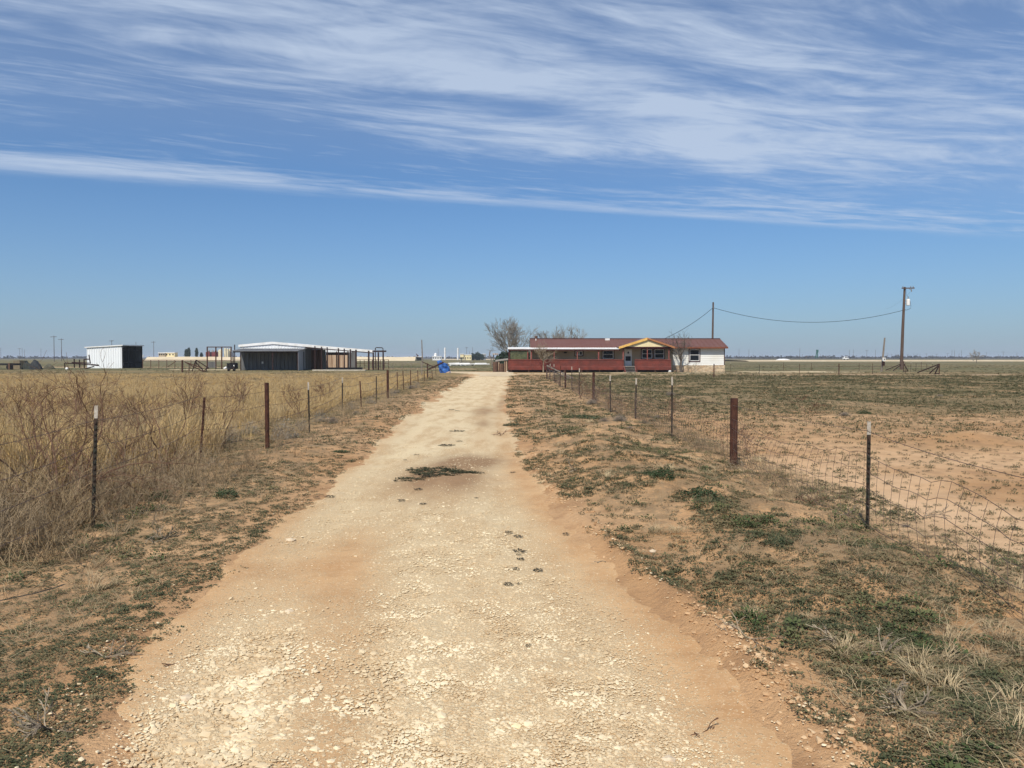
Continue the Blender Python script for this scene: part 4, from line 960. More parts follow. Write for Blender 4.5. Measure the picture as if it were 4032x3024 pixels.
# --- grey-green sage clumps along the left fence
M_SAGE = plant_mat('sage leaves', (.20, .185, .155), (.29, .265, .225), (.25, .215, .17), 1.5)
sg = []
for i in range(4):
    V, F = tri_leaf(900, .5, .75, .03, .09, .16, 1.4, 900+i); V2, F2 = twig_t(26, .8, .55, .004, 930+i, 4)
    me = np_mesh('sage_bush', np.concatenate([V, V2]), np.concatenate([F, F2+len(V)]), {'tint': np.random.default_rng(i).random(len(V)+len(V2))}); me.materials.append(M_SAGE); sg.append(me)
for i, (px, py, w, hh, l) in enumerate([(905, 1745, 84, .75, 'wide sage clump left of the thick rusty post of the left fence'), (985, 1705, 70, .7, 'sage clump touching the thick rusty post on its left'), (1120, 1738, 96, .8, 'tall sage clump right of the thick rusty post at left'), (1185, 1690, 60, .7, 'sage clump left of the white tipped post before the tumbleweed'),
        (1262, 1662, 56, .8, 'sage clump between the white tipped post and the tumbleweed'), (700, 1800, 90, .7, 'sage clump left of the leaning rusty post'), (600, 1850, 96, .7, 'sage clump between the near white tipped post and the leaning rusty post'), (840, 1850, 60, .7, 'small sage clump in front of the leaning rusty post'),
        (1390, 1610, 46, .7, 'small sage clump right of the tumbleweed'), (1460, 1592, 40, .7, 'small sage clump by the sixth left fence post'), (1545, 1560, 34, .7, 'little sage clump far along the left fence'), (1640, 1528, 32, .8, 'little sage clump furthest along the left fence'),
        (90, 2010, 120, .7, 'pale sage clump near the left frame edge'), (480, 1960, 90, .6, 'sage clump right of the near white tipped post foot')]):
    x, y = G(px, py); o = link('sage_bush', sg[i % 4], None, None, (x, y, H1(x, y)-.03)); s = w/FPX*y
    o.scale = (s*1.1, s*1.1, s*hh*1.7); o.rotation_euler = (0, 0, rng.uniform(0, 6)); tag(o, l, 'sagebrush', 'grey green sage clumps along the left fence')
# --- dark green shrubs
def leafy(n, seed, l0=.10, l1=.2):
    g = np.random.default_rng(seed); V = []; F = []
    for i in range(n):
        a = g.uniform(0, 6.28); e = np.arcsin(g.random()); r = g.uniform(.55, 1)*.5*(.8+.4*vn(a*2, e*3, seed)); p = np.array([r*np.cos(a)*np.cos(e), r*np.sin(a)*np.cos(e), r*np.sin(e)*.95])
        d = g.normal(0, 1, 3); d /= np.linalg.norm(d); s = np.cross(d, g.normal(0, 1, 3)); s /= np.linalg.norm(s); L = g.uniform(l0, l1)*.5
        k = len(V); V += [p-d*L*.5, p+s*L*.25, p+d*L*.5, p-s*L*.25]; F += [(k, k+1, k+2), (k, k+2, k+3)]
    return np_mesh('green_shrub', V, F, {'tint': g.random(len(V))})
M_SHRUB = plant_mat('dark green shrub leaves', (.030, .050, .022), (.060, .085, .040), (.09, .105, .06), 2.5)
lf = [leafy(900, i) for i in range(4)]
for m in lf: m.materials.append(M_SHRUB)
for i, (px, py, w, hh, l) in enumerate([(2610, 1975, 54, 1.0, 'round dark green shrub on the right verge'), (2630, 1912, 26, 1.4, 'upright dark green sprig just behind the round right verge shrub'), (2760, 2020, 88, .62, 'wide low dark green shrub right of the round one'),
        (893, 1975, 58, .8, 'round dark green shrub on the left verge near the road'), (625, 1980, 56, .8, 'dark green shrub just right of the white tipped post'), (735, 1930, 60, .7, 'dark green shrub between the two other left verge shrubs'),
        (410, 2085, 50, .7, 'dark green shrub at the foot of the white tipped post'), (3990, 2960, 90, .8, 'dark green shrub cut by the lower right corner'), (2560, 1450+1210/2.212-40, 40, .6, 'flat bright green clump left of the wide low shrub'),
        (2010, 1450+500/2.212, 40, .35, 'low dark clump on the right road edge by the reddish weed'), (3405, 1632, 34, .6, 'green shrub in the right field beside a brown bush'), (3300, 1580, 12, .8, 'tiny green shrub in the right field'), (2290, 1645, 90, .2, 'flat bright green patch of growth on the right verge'),
        (1340, 1785, 44, .35, 'low green clump at the left edge of the road'), (3010, 2520, 70, .4, 'green clump among the weeds below the nearest right post'), (2880, 2450, 60, .35, 'green clump left of the forked branch'), (3630, 2540, 80, .5, 'green bushy clump at right behind the forked branch'), (3060, 2230, 70, .4, 'green clump on the mound below the woven wire')]):
    x, y = G(px, py); o = link('green_shrub', lf[i % 4], None, None, (x, y, H1(x, y)-.02)); s = w*2/FPX*y
    o.scale = (s, s*.9, s*hh*.9); o.rotation_euler = (0, 0, rng.uniform(0, 6)); tag(o, l, 'shrub', 'dark green shrubs of the verges')
# --- pale straw tussocks
ts = []
for i in range(3):
    V, F = grass_t(190, .55, .7, .0045, 500+i, .8); me = np_mesh('straw_tussock', V, F, {'tint': np.random.default_rng(i).random(len(V))}); me.materials.append(M_STRAW); ts.append(me)
for i, (px, py, w, l) in enumerate([(2580, 2140, 60, 'bright straw tussock on the right verge above the dark weeds'), (2660, 2150, 55, 'straw tussock beside the bright one, on its right'), (2960, 2440, 62, 'bright straw tussock at lower right near the road ridge'), (3180, 2470, 40, 'thin straw tussock right of the bright lower one'),
        (2520, 2200, 36, 'small straw tussock near the right road ridge'), (3640, 2680, 50, 'yellowish straw tussock near the right frame edge'), (3560, 2360, 36, 'faint straw tussock below the woven wire'), (2250, 1860, 30, 'small straw tussock on the right verge further off'), (60, 2060, 70, 'golden straw tussock at the left frame edge'), (230, 2130, 60, 'golden straw tussock left of the white tipped post foot'), (1130, 1880, 30, 'small straw tussock on the left verge'), (3880, 2450, 40, 'straw tussock at the right frame edge')]):
    x, y = G(px, py); o = link('straw_tussock', ts[i % 3], None, None, (x, y, H1(x, y)-.01)); s = w*2/FPX*y
    o.scale = (s, s, s*.8); o.rotation_euler = (0, 0, rng.uniform(0, 6)); tag(o, l, 'grass tussock', 'pale straw tussocks')
M_FLAT = plant_mat('dark flat weed', (.040, .036, .024), (.070, .062, .038), (.09, .075, .05), 20)
# --- flat ragged weeds lying on the road
fl = []
for i in range(4):
    V, F = tri_leaf(60, .44, .16, .12, .34, .26, .7, 600+i); me = np_mesh('flat_weed', V, F, {'tint': np.random.default_rng(i).random(len(V))*.4}); me.materials.append(M_FLAT); fl.append(me)
E1, E2 = 1450, 2.212
fw = [(2002, 2103, 20), (2040, 2118, 22), (2045, 2177, 28), (2042, 2192, 12), (2051, 2211, 20), (2030, 2249, 18), (2117, 2252, 26), (2001, 2313, 24), (2044, 2309, 12), (2228, 2116, 18), (1580, 1976, 18), (1665, 1991, 18), (1648, 1933, 20), (1675, 1882, 28), (1640, 1795, 12), (1595, 1814, 9), (1876, 1967, 10), (2018, 1864, 14), (1800, 1700, 30), (1760, 1757, 36), (1810, 1741, 16), (1780, 1616, 18), (1800, 1620, 12), (1300, 1960, 22), (1247, 1966, 16), (1305, 1900, 20), (2080, 2555, 14), (1420, 1810, 12)]
ld = ['topmost of the column of dark flat weeds right of the gravel', 'second from the top in the column of dark flat weeds', 'largest dark flat weed in the column right of the gravel', 'tiny dark flat weed just under the largest of the column', 'dark flat weed under the tiny one in the column', 'dark flat weed left of its level neighbour, low in the column', 'dark flat weed right of its level neighbour, low in the column', 'lowest dark flat weed of the column', 'tiny dark flat weed right of the lowest one', 'dark flat weed beside the right road ridge',
      'dark flat weed left of the gravel below the brown stain', 'dark flat weed just right of the one below the brown stain', 'dark flat weed on the brown stain', 'dark flat weed just below the green patch in the road', 'dark flat weed above the green patch in the road', 'tiny dark flat weed above and left of the green patch', 'tiny dark flat weed between the stain and the right rut', 'dark flat weed on the right rut level with the green patch', 'long thin dark weed highest of the two streaks far up the road', 'long thin dark weed lower of the two streaks', 'short thin dark weed between the streaks', 'dark weed far up the road by a brown smudge', 'small dark weed right of the one by the brown smudge', 'dark flat weed at the left road edge level with the stain', 'dark flat weed left of the one at the left road edge', 'dark flat weed at the left road edge above the stain', 'small dark tuft low on the right of the gravel', 'small dark weed on the left rut above the stain']
for i, ((px, py, w), l) in enumerate(zip(fw, ld)):
    x, y = G(px, py); o = link('flat_weed', fl[i % 4], None, None, (x, y, H1(x, y)+.020)); s = w*1.7/FPX*y
    o.scale = (s, s*.8, s*.5 if y < 14 else s*.2); o.rotation_euler = (0, 0, rng.uniform(0, 6)); tag(o, l, 'weed', 'dark flat weeds on the road')
gx_, gy_ = G(1715, 1860); T_ = [tri_leaf(16, .5, .3, .25, .5, .28, .7, i) for i in range(4)]
n = 200; a = rng.uniform(0, 6.28, n); q = np.sqrt(rng.random(n))*(.6+.8*vn(a*1.5, a*0, 4)); x = gx_+q*np.cos(a)*.36+.08*rng.normal(0, 1, n)+.02; y = gy_+q*np.sin(a)*.34+.1*rng.normal(0, 1, n)
x = np.concatenate([x, gx_+.25+rng.random(60)*.45, gx_-.25+rng.normal(0, .12, 30)]); y = np.concatenate([y, gy_-.05+rng.normal(0, .06, 60), gy_-.75+rng.normal(0, .07, 30)]); n = len(x)
scatter('road_weeds', T_, x, y, rng.uniform(.03, .11, n), plant_mat('road weeds green', (.035, .042, .02), (.055, .058, .03), (.07, .06, .035), 3), rng.uniform(.25, .7, n), zoff=.012, label='green weeds growing in the middle of the road', cat='weeds')
M_LIME = simple('pale limestone', (.66, .54, .38), (.5, .39, .26), 30)
# some single stones
for i, (px, py, s, l, mt) in enumerate([(2033, 2870, .022, 'yellowish squarish stone on the gravel near the bottom edge', M_CREAM), (2570, 2200, .03, 'pale stone on the right road ridge', None), (2635, 2980, .028, 'large white stone at the bottom right of the road', None), (735, 2755, .03, 'grey cracked stone among the gravel at left', None), (250, 2640, .02, 'white bit of stone on the left sand', None),
        (1145, 2130, .04, 'pale stone at the left edge of the gravel', None), (1140, 2415-0, .03, 'pale stone in the left gravel strip', None), (2000, 1450+410/2.212, .05, 'pale stone by the road', None)]):
    if i in (4, 7): continue
    x, y = G(px, py); mb = MB().rock((x, y, H1(x, y)+s*.3), s*1.3, s, s*.7, i); tag(mb.build('stone', mt or M_LIME, loc=(x, y, H1(x, y))), l, 'stone')
for i, (px, py, w, l) in enumerate([(1997, 1465, 7, 'leftmost white rock in front of the lattice porch'), (2025, 1465.5, 8, 'larger white rock second from the left before the porch'), (2103, 1465.5, 6, 'white rock left of the young bare tree'), (2638, 1466, 14, 'pile-like white boulder at the right end of the porch'), (2658, 1465, 11, 'brownish boulder at the right end of the porch'), (2086, 1507, 7, 'white stone on the grass right of the drive'), (2100, 1507, 5, 'smaller white stone right of the other on the grass')]):
    x, y = G(px, py); s = w/FPX*y*.5; tag(MB().rock((x, y, s*.5), s, s*.8, s*.8, 40+i).build('rock', M_TANKW if i != 4 else M_WOOD, loc=(x, y, 0)), l, 'rock')

# ================================================================ FENCES
def tpost(fence, x, y, h, tip=.16, w=.045, lean=(0, 0), grn=True):
    z = H1(x, y)-.05; L = h+.05; mb = MB(); tx, ty = lean
    def seg(z0, z1, m, name, par, e=0):
        a, b = z0/L, z1/L; c = MB(); w_ = w/2+e
        for (px_, py_, qx_, qy_) in ((-w_, -.003-e, w_, .003+e), (-.003-e, .003+e, .003+e, .030+e)):
            V = [(x+u+tx*k_, y+v+ty*k_, z+k_*L) for k_ in (a, b) for u, v in ((px_, py_), (qx_, py_), (qx_, qy_), (px_, qy_))]
            c.add(V, [(0, 3, 2, 1), (4, 5, 6, 7), (0, 1, 5, 4), (1, 2, 6, 5), (2, 3, 7, 6), (3, 0, 4, 7)])
        if name == 't_post':
            k_ = .1
            while k_ < b-.02 and y < 20: c.box(x-.012+tx*k_, y-.016+ty*k_, z+k_*L-.008, x+.012+tx*k_, y-.004+ty*k_, z+k_*L+.008); k_ += .045
        return c.build(name, m, par)
    p = seg(0, L-tip if tip else L, M_TPOST if grn else M_RUST, 't_post', fence)
    if tip: seg(L-tip+.001, L, M_WTIP, 'white_tip', p)
def rpost(fence, x, y, h, r=.045, lean=(0, 0), mat=None):
    z = H1(x, y)-.05
    return MB().tube([(x, y, z), (x+lean[0], y+lean[1], z+h+.05)], r, 12).build('steel_post', mat or M_RUST, fence)
lfence = thing('wire_fence', (-4.4, 20, 0), 'barbed wire fence on mixed steel posts along the left of the road', 'fence')
# (px, base py, top py, kind)
Lp = [(-330, 2450, 1700, 't'), (365, 2085, 1597, 't'), (787, 1832, 1565, 'n'), (1053, 1772, 1507, 'r'), (1219, 1703, 1505, 't'), (1348, 1618, 1486, 't'), (1423, 1603, 1500, 'n'), (1482, 1588, 1482, 'g'),
      (1527, 1568, 1457, 'r'), (1565, 1535, 1465, 'n'), (1590, 1533, 1460, 'n'), (1617, 1525, 1457, 'n'), (1647, 1510, 1458, 'n'), (1671, 1503, 1460, 'n'), (1683, 1492, 1431, 'r'), (1703, 1495, 1458, 'n'), (1717, 1478, 1443, 'n')]
def place(fence, P):
    out = []
    for px, pb, pt, k in P:
        x, y = G(px, pb); h = at(px, pt, y)[1]-H1(x, y)
        if k == 'r': rpost(fence, x, y, h, .040 if y < 20 else .050)
        elif k == 'R': rpost(fence, x, y, h, .060)
        elif k == 't': tpost(fence, x, y, h, .18 if y > 10 else .13, .036 if y < 20 else .042, lean=(.06 if px == 365 else random.uniform(-.03, .03), 0))
        elif k == 'g': tpost(fence, x, y, h, 0, .042, lean=(random.uniform(-.04, .04), 0))
        else: tpost(fence, x, y, h, 0, .036 if y < 20 else .045, lean=(.09 if px == 787 else random.uniform(-.05, .05), 0), grn=False)
        out.append((x, y, H1(x, y), h))
    return out
def wires(fence, pts, hs, r=.0028, name='barbed_wire', sag=.05, barbs=True, mat=None):
    for hz_ in hs:
        mb = MB(); P = []
        for (a, b) in zip(pts[:-1], pts[1:]):
            n = 6
            for i in range(n):
                t = i/n; P.append((a[0]+(b[0]-a[0])*t-.03, a[1]+(b[1]-a[1])*t, a[2]+(b[2]-a[2])*t+hz_-sag*4*t*(1-t)*(.4+vn(a[1], hz_*9, 3))))
        P.append((pts[-1][0]-.03, pts[-1][1], pts[-1][2]+hz_)); mb.tube(P, [max(r, r*q[1]/14) for q in P], 4)
        if barbs:
            for a, b in zip(P[:-1], P[1:]):
                if a[1] > 22: break
                L = math.dist(a, b); k = 0
                while k < L:
                    c = Vector(a).lerp(Vector(b), k/L); e = Vector((random.uniform(-1, 1), .3, random.uniform(-1, 1))).normalized()*.016; mb.tube([c-e, c+e], .0018, 3); k += .13
        mb.build(name, mat or M_WIRE, fence)
pl_ = place(lfence, Lp); pl_.sort(key=lambda q: q[1])
wires(lfence, pl_, [1.08, .82, .55, .3])
bx, by = G(1683, 1492); 
MB().bar((bx, by, .75), (xpx(1745, by-6), by-6, zpx(1427, by-6)), .09).build('brace', M_RUST, lfence)
rpost(lfence, *G(1661, 1478), .98*1.2, .05, mat=M_GPOLE)
q0 = G(1661, 1478); MB().bar((q0[0], q0[1], 1.35), (xpx(1712, q0[1]), q0[1]+.5, .75), .07).build('brace', M_RUST, lfence)
rfence = thing('wire_fence', (3.5, 20, 0), 'woven wire fence with barbed top strand along the right verge', 'fence')
Rp = [(4560, 2700, 1820, 't'), (3415, 2108, 1660, 't'), (2888, 1835, 1568, 'R'), (2645, 1728, 1484, 't'), (2502, 1650, 1489, 't'), (2404, 1620, 1478, 't'), (2337, 1582, 1466, 'r'), (2281, 1556, 1450, 't'), (2252, 1534, 1443, 't'),
      (2226, 1527, 1456, 'r'), (2205, 1520, 1440, 'n'), (2182, 1503, 1434, 't'), (2165, 1497, 1432, 't'), (2153, 1492, 1437, 'r')]
pr_ = place(rfence, Rp); pr_.sort(key=lambda q: q[1])
wires(rfence, pr_, [.97], sag=.05)
# woven wire: four line wires and bent stays
def woven(fence, pts):
    lines = [[] for _ in range(5)]; mb = MB(); hs = [.76, .60, .44, .27, .08]; i = 0
    for (a, b) in zip(pts[:-1], pts[1:]):
        L = math.dist(a[:2], b[:2]); n = max(3, int(L/(.155 if a[1] < 30 else .3)))
        for j in range(n):
            t = j/n; s4 = 4*t*(1-t); x = a[0]+(b[0]-a[0])*t; y = a[1]+(b[1]-a[1])*t; col_ = []
            wv = .05*(vn(y*.9, 3., 5)-.5)
            for k, h in enumerate(hs):
                z = H1(x, y)+h-.10*s4*(h/.76)*(.5+vn(a[1], 1., 7))+.012*(vn(y*7, k*3., 2)-.5)
                bulge = -.10*s4*math.sin(math.pi*min(1, h/.76)*.9)*(.6+.9*vn(y*.45, 2., 9))+wv*(1-h)+.012*(vn(y*5, k*5., 4)-.5)
                p = (x-.035+bulge, y, z); lines[k].append(p); col_.append(p)
            if y > 26 and j % 2: continue
            mb.tube(col_, max(.0021, .00017*y), 3, caps=False)
    lm = mb
    for l in lines: lm.tube(l, [max(.0026, .0002*q[1]) for q in l], 4)
    lm.build('wire_mesh', M_WIRE, fence)
woven(rfence, pr_)
bb = G(2153, 1492); MB().bar((bb[0], bb[1], 1.1), (xpx(2255, 60), 60, .15), .08).bar((bb[0], bb[1]+.3, .85), (xpx(2240, 61), 61, .1), .07).build('brace', M_GPOLE, rfence)
cf = thing('wire_fence', (30, 75, 0), 'post and wire fence crossing the field right of the house', 'fence')
Cp = [(2811, 1486, 1433, 'r'), (2989, 1480, 1436, 'g'), (3149, 1476, 1433, 'n'), (3303, 1475, 1432, 'r'), (3436, 1473, 1432, 'n'), (3565, 1470, 1430, 'n'), (3698, 1474, 1432, 'r')]
pc_ = place(cf, Cp); wires(cf, pc_, [1.1, .8, .5], r=.0018, barbs=False, sag=.02)
def B(px, py, Y): return (*[v for v in (at(px, py, Y)[0], Y, at(px, py, Y)[1])],)
Yc = 82
for a, b in (((3613, 1467), (3697, 1434)), ((3660, 1470), (3695, 1439)), ((3682, 1471), (3696, 1441)), ((3680, 1472), (3698, 1471))):
    MB().bar(B(*a, Yc), B(*b, Yc), .10).build('brace', M_DARKM, cf)
bf = thing('wire_fence', (40, 95, 0), 'further wire fence with corner braces beside the transformer pole', 'fence')
Bp = [(2877, 1461, 1427, 't'), (3084, 1460, 1428, 'n'), (3195, 1459, 1430, 'n'), (3383, 1462, 1430, 'n'), (3558, 1463, 1422, 'r'), (3586, 1464, 1426, 't'), (3606, 1462, 1430, 'g'), (3627, 1460, 1425, 'n'), (3649, 1460, 1432, 'g'), (3671, 1461, 1427, 't')]
pb_ = place(bf, Bp); wires(bf, pb_, [1.0, .6], r=.0018, barbs=False, sag=.02)
for a, b in (((3487, 1458), (3545, 1434)), ((3516, 1460), (3547, 1437)), ((3560, 1434), (3575, 1461)), ((3556, 1462), (3576, 1461))):
    MB().bar(B(*a, 95), B(*b, 95), .085).build('brace', M_DARKM, bf)

# ================================================================ POLES AND LINES
PY = 113.0
bp = thing('utility_pole', (xpx(3549, PY), PY, 0), 'tall dark utility pole with white transformer at right', 'utility pole')
x0, x1, zt = xpx(3549, PY), xpx(3557, PY), zpx(1130, PY)
MB().tube([(x0, PY, -.1), ((x0+x1)/2-.03, PY, zt*.5), (x1, PY, zt)], [.24, .20, .15], 12).build('pole', M_POLE, bp)
arm = MB().bar((x1-.55, PY-.25, zt-.2), (x1+1.3, PY-.25, zt-.30+.12), .14, .16).build('crossarm', M_POLE, bp)
for dx in (-.4, .75, 1.1): MB().lathe((x1+dx, PY-.25, zt-.1), [(.04, 0), (.07, .06), (.04, .12), (.06, .18), (.02, .22)], 8).build('insulator', M_GREY, arm)
MB().tube([(x1+.8, PY-.3, zt-.3), (x1+.85, PY-.3, zt-.75)], .06, 8).tube([(x1+.5, PY-.3, zt-.3), (x1+.95, PY-.3, zt-.6)], .03, 6).build('cutout_switch', M_GREY, arm)
txx = xpx(3570, PY)
tr = MB().lathe((txx, PY-.1, zpx(1203, PY)), [(.22, 0), (.25, .04), (.25, .85), (.22, .92), (.08, .96)], 18).build('transformer', M_TANKW, bp)
MB().tube([(txx-.05, PY-.15, zpx(1178, PY)), (txx-.02, PY-.15, zpx(1168, PY))], .07, 8).build('bushing', M_GREY, tr)
MB().tube([(x1-.1, PY, zpx(1185, PY)), (txx, PY, zpx(1185, PY))], .05, 6).tube([(x1-.1, PY, zpx(1196, PY)), (txx, PY, zpx(1196, PY))], .05, 6).build('bracket', M_GREY, bp)
MB().tube([(txx+.27, PY-.1, zpx(1185, PY)), (txx+.42, PY-.1, zpx(1205, PY)), (txx+.35, PY-.1, zpx(1215, PY)), (txx-.3, PY, zpx(1222, PY))], .025, 5).tube([(x1+.1, PY-.2, zt-.3), (x1+.15, PY-.2, zpx(1160, PY)), (txx, PY-.15, zpx(1170, PY))], .012, 4).build('lead_wire', M_BLACK, bp)
P2 = 116.0
p2 = thing('utility_pole', (xpx(2804, P2), P2, 0), 'plain brown service pole rising behind the house roof', 'utility pole')
MB().tube([(xpx(2804, P2), P2, -.1), (xpx(2806, P2), P2, zpx(1190, P2))], [.17, .12], 10).build('pole', M_POLE, p2)
MB().tube([(xpx(2806, P2)-.15, P2-.13, zpx(1213, P2)), (xpx(2806, P2)+.15, P2-.13, zpx(1213, P2))], .03, 6).build('bracket', M_GREY, p2)
def line(pts, name, label, r=.032, mat=None):
    mb = MB().tube(pts, r, 5); o = mb.build(name, mat or M_BLACK2, loc=pts[0]); return tag(o, label, 'power line', 'service power lines')
M_BLACK2 = simple('black service cable', (.035, .035, .04), None, 3)
def sagline(a, b, s, n=24): return [tuple(Vector(a).lerp(Vector(b), i/n)-Vector((0, 0, s*4*(i/n)*(1-i/n)))) for i in range(n+1)]
A = (xpx(2806, P2)+.1, P2-.15, zpx(1213, P2)); Bq = (xpx(3562, PY), PY-.05, zpx(1219, PY))
line(sagline(A, Bq, 2.0), 'power_line', 'sagging cable between the service pole and the transformer pole')
line(sagline((A[0]-.2, A[1], A[2]), (xpx(2606, 100), 99.0, zpx(1335, 99)), .35), 'power_line', 'cable falling from the service pole to the house roof')
line(sagline((x1+1.25, PY-.25, zt-.2), (x1+26, PY+60, zt+.5), .6), 'power_line', 'thin high wire leaving the transformer pole crossarm', .008)
mp = thing('meter_pole', (xpx(3468, 96), 96, 0), 'short leaning grey pole carrying a white meter box', 'meter pole')
MB().tube([(xpx(3471, 96), 96, -.1), (xpx(3482, 96), 96, zpx(1330, 96))], [.13, .09], 9).build('pole', M_GPOLE, mp)
MB().box(xpx(3471, 96), 95.7, zpx(1421, 96), xpx(3482, 96), 95.88, zpx(1408, 96)).build('meter_box', M_WHITE, mp)
MB().lathe((xpx(3477, 96), 95.68, zpx(1415, 96)), [(.07, 0), (.07, .1)], 10).build('meter', M_BLACK, mp)
MB().box(xpx(3470, 96), 95.72, zpx(1440, 96), xpx(3480, 96), 95.88, zpx(1424, 96)).build('breaker_box', M_DARKM, mp)
sp2 = thing('utility_pole', (xpx(1664, 200), 200, 0), 'leaning bare grey pole left of the blue tarpaulin', 'utility pole')
MB().tube([(xpx(1664, 200), 200, -.1), (xpx(1661, 200), 200, zpx(1338, 200))], [.19, .12], 8).build('pole', M_GPOLE, sp2)
# far poles: (px, top py, arm?, height, label)
S1 = 'tiny utility pole on the skyline between the meter pole and the two close bare poles'
S2 = 'thin faint pole on the left skyline left of the tall pair with crossarms'
far = [(214, 1322, 1, 'taller left pole of the pair with crossarms left of the white shed'), (243, 1333, 1, 'shorter right pole of the pair with crossarms left of the white shed'), (441, 1339, 1, 'crossarm pole rising behind the middle of the white shed roof'),
       (536, 1346, 0, 'pole tip behind the right end of the white shed roof'), (606, 1344, 1, 'crossarm pole just right of the white shed'), (4, 1369, 0, 'pole at the very left frame edge'), (78, 1371, 1, S2), (88, 1370, 0, S2), (97, 1375, 0, S2), (162, 1372, 0, 'lone faint pole between the pair with crossarms and the left frame edge group'),
       (1725, 1372, 0, 'dark thin pole behind the white machinery left of the white columns'), (1837, 1367, 1, 'crossarm pole right of the two white columns'), (1860, 1367, 0, 'thin pole at the left of the evergreen clump'), (1848, 1383, 0, 'short pole between the crossarm pole and the evergreen clump'),
       (2909, 1373, 0, 'grey pole on the skyline just right of the house'), (2948, 1374, 0, 'second grey pole on the skyline right of the house'), (3148, 1371, 0, 'grey pole left of the green pump tower'), (3158, 1394, 0, 'stubby dark pole between the grey pole and the green pump tower'),
       (3343, 1377, 0, 'left pole of the close pair over the far white truck'), (3359, 1376, 0, 'right pole of the close pair over the far white truck'), (3412, 1378, 1, 'faint pole between the far white truck and the meter pole'), (3446, 1377, 0, 'grey pole just left of the meter pole'),
       (3492, 1393, 1, S1), (3510, 1394, 1, S1), (3526, 1392, 0, S1), (3574, 1394, 1, S1), (3597, 1394, 0, S1), (3610, 1393, 1, S1), (3621, 1393, 0, S1), (3647, 1392, 1, S1), (3687, 1393, 1, S1), (3730, 1390, 1, S1),
       (3747, 1377, 0, 'left one of the two close bare poles right of the corner braces'), (3757, 1377, 0, 'right one of the two close bare poles right of the corner braces'), (3775, 1391, 0, 'short dark pole just right of the two close bare poles'), (3784, 1378, 0, 'thin faint pole left of the lone bare tree'),
       (3882, 1386, 0, 'faint pole just right of the lone bare tree'), (3930, 1394, 0, 'small faint pole near the right edge'), (3949, 1385, 1, 'crossarm pole near the right frame edge'), (4003, 1386, 0, 'last pole at the right frame edge'), (3230, 1395, 0, 'tiny pole just right of the green pump tower'), (3000, 1396, 0, 'tiny faint pole between the house and the white gravel heap')]
for px, pt, arm_, l in far:
    hgt = 11.0 if pt < 1389 else 9.5; D = (hgt-CAMH)*FPX/(1408-pt); x = xpx(px, D); w = max(.14, D*.00020)
    t = thing('utility_pole', (x, D, 0), l, 'utility pole', 'utility poles along the skyline')
    MB().tube([(x, D, -.1), (x+D*.0002, D, hgt)], [w*1.1, w*.85], 6).build('pole', M_FAR, t)
    if arm_: MB().bar((x-1.3*max(1, D/500*.8), D-.2, hgt-.5), (x+1.3*max(1, D/500*.8), D-.2, hgt-.45), .16+D*.0001).build('crossarm', M_FAR, t)
# ================================================================ BARN
LF, GW = 104.0, 108.5
gp = lambda px, py: (at(px, py, GW)[0], at(px, py, GW)[1])
barn = thing('barn', (xpx(1070, LF), LF, 0), 'long low metal barn with white roof edge, dark lean-to and open bays', 'barn')
(xl_, zl_), (xp_, zp_), (xr_, zr_) = gp(940, 1358), gp(1072, 1346), gp(1472, 1379)
xm_ = xpx(1204, GW); zm_ = zp_+(zr_-zp_)*(xm_-xp_)/(xr_-xp_)
# roof: left part deep, right bay roof shallower
rb_ = MB()
def slab(mb, x0, z0, x1, z1, ya, yb, t=.09):
    V = [(x0, ya, z0), (x1, ya, z1), (x1, yb, z1), (x0, yb, z0)]; V += [(a, b, c-t) for a, b, c in V]
    return mb.add(V, [(0, 1, 2, 3), (7, 6, 5, 4), (0, 4, 5, 1), (1, 5, 6, 2), (2, 6, 7, 3), (3, 7, 4, 0)])
slab(rb_, xl_, zl_, xp_, zp_, GW-.12, GW+12); slab(rb_, xp_, zp_, xm_, zm_, GW-.12, GW+12); slab(rb_, xm_, zm_, xr_, zr_, GW-.12, GW+3.4)
broof = rb_.build('roof', M_SHED, barn)
fm = MB()
for (a, b, c, d) in ((xl_, zl_, xp_, zp_), (xp_, zp_, xr_, zr_)):
    fm.prism([(a, b+.02), (c, d+.02), (c, d-.33), (a, b-.30)], 'y', GW-.17, GW-.123)
fm.build('roof_trim', M_WHITE, broof)
MB().prism([(xm_, zm_-.335), (xr_, zr_-.335), (xr_, zr_-.46), (xm_, zm_-.46)], 'y', GW-.16, GW-.06).build('eave_shade_strip', M_DARKM, barn)  # dark strip added as the shadow line under the right bay's roof trim
def rz_(x): return (zl_+(zp_-zl_)*(x-xl_)/(xp_-xl_) if x < xp_ else zp_+(zr_-zp_)*(x-xp_)/(xr_-xp_))-.1
gx0, gx1 = xpx(946, GW), xpx(1202, GW)
MB().sheet(gx0, gx1, GW, .0, rz_, .45, .05).build('gable_wall', M_SHED, barn)
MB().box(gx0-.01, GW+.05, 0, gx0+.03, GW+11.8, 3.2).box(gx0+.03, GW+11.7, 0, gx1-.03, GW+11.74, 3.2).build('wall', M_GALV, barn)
MB().sheet(GW+.06, GW+11.6, gx1, 0, 3.3, .35, .04, axis='y').build('wall', M_GALV, barn)
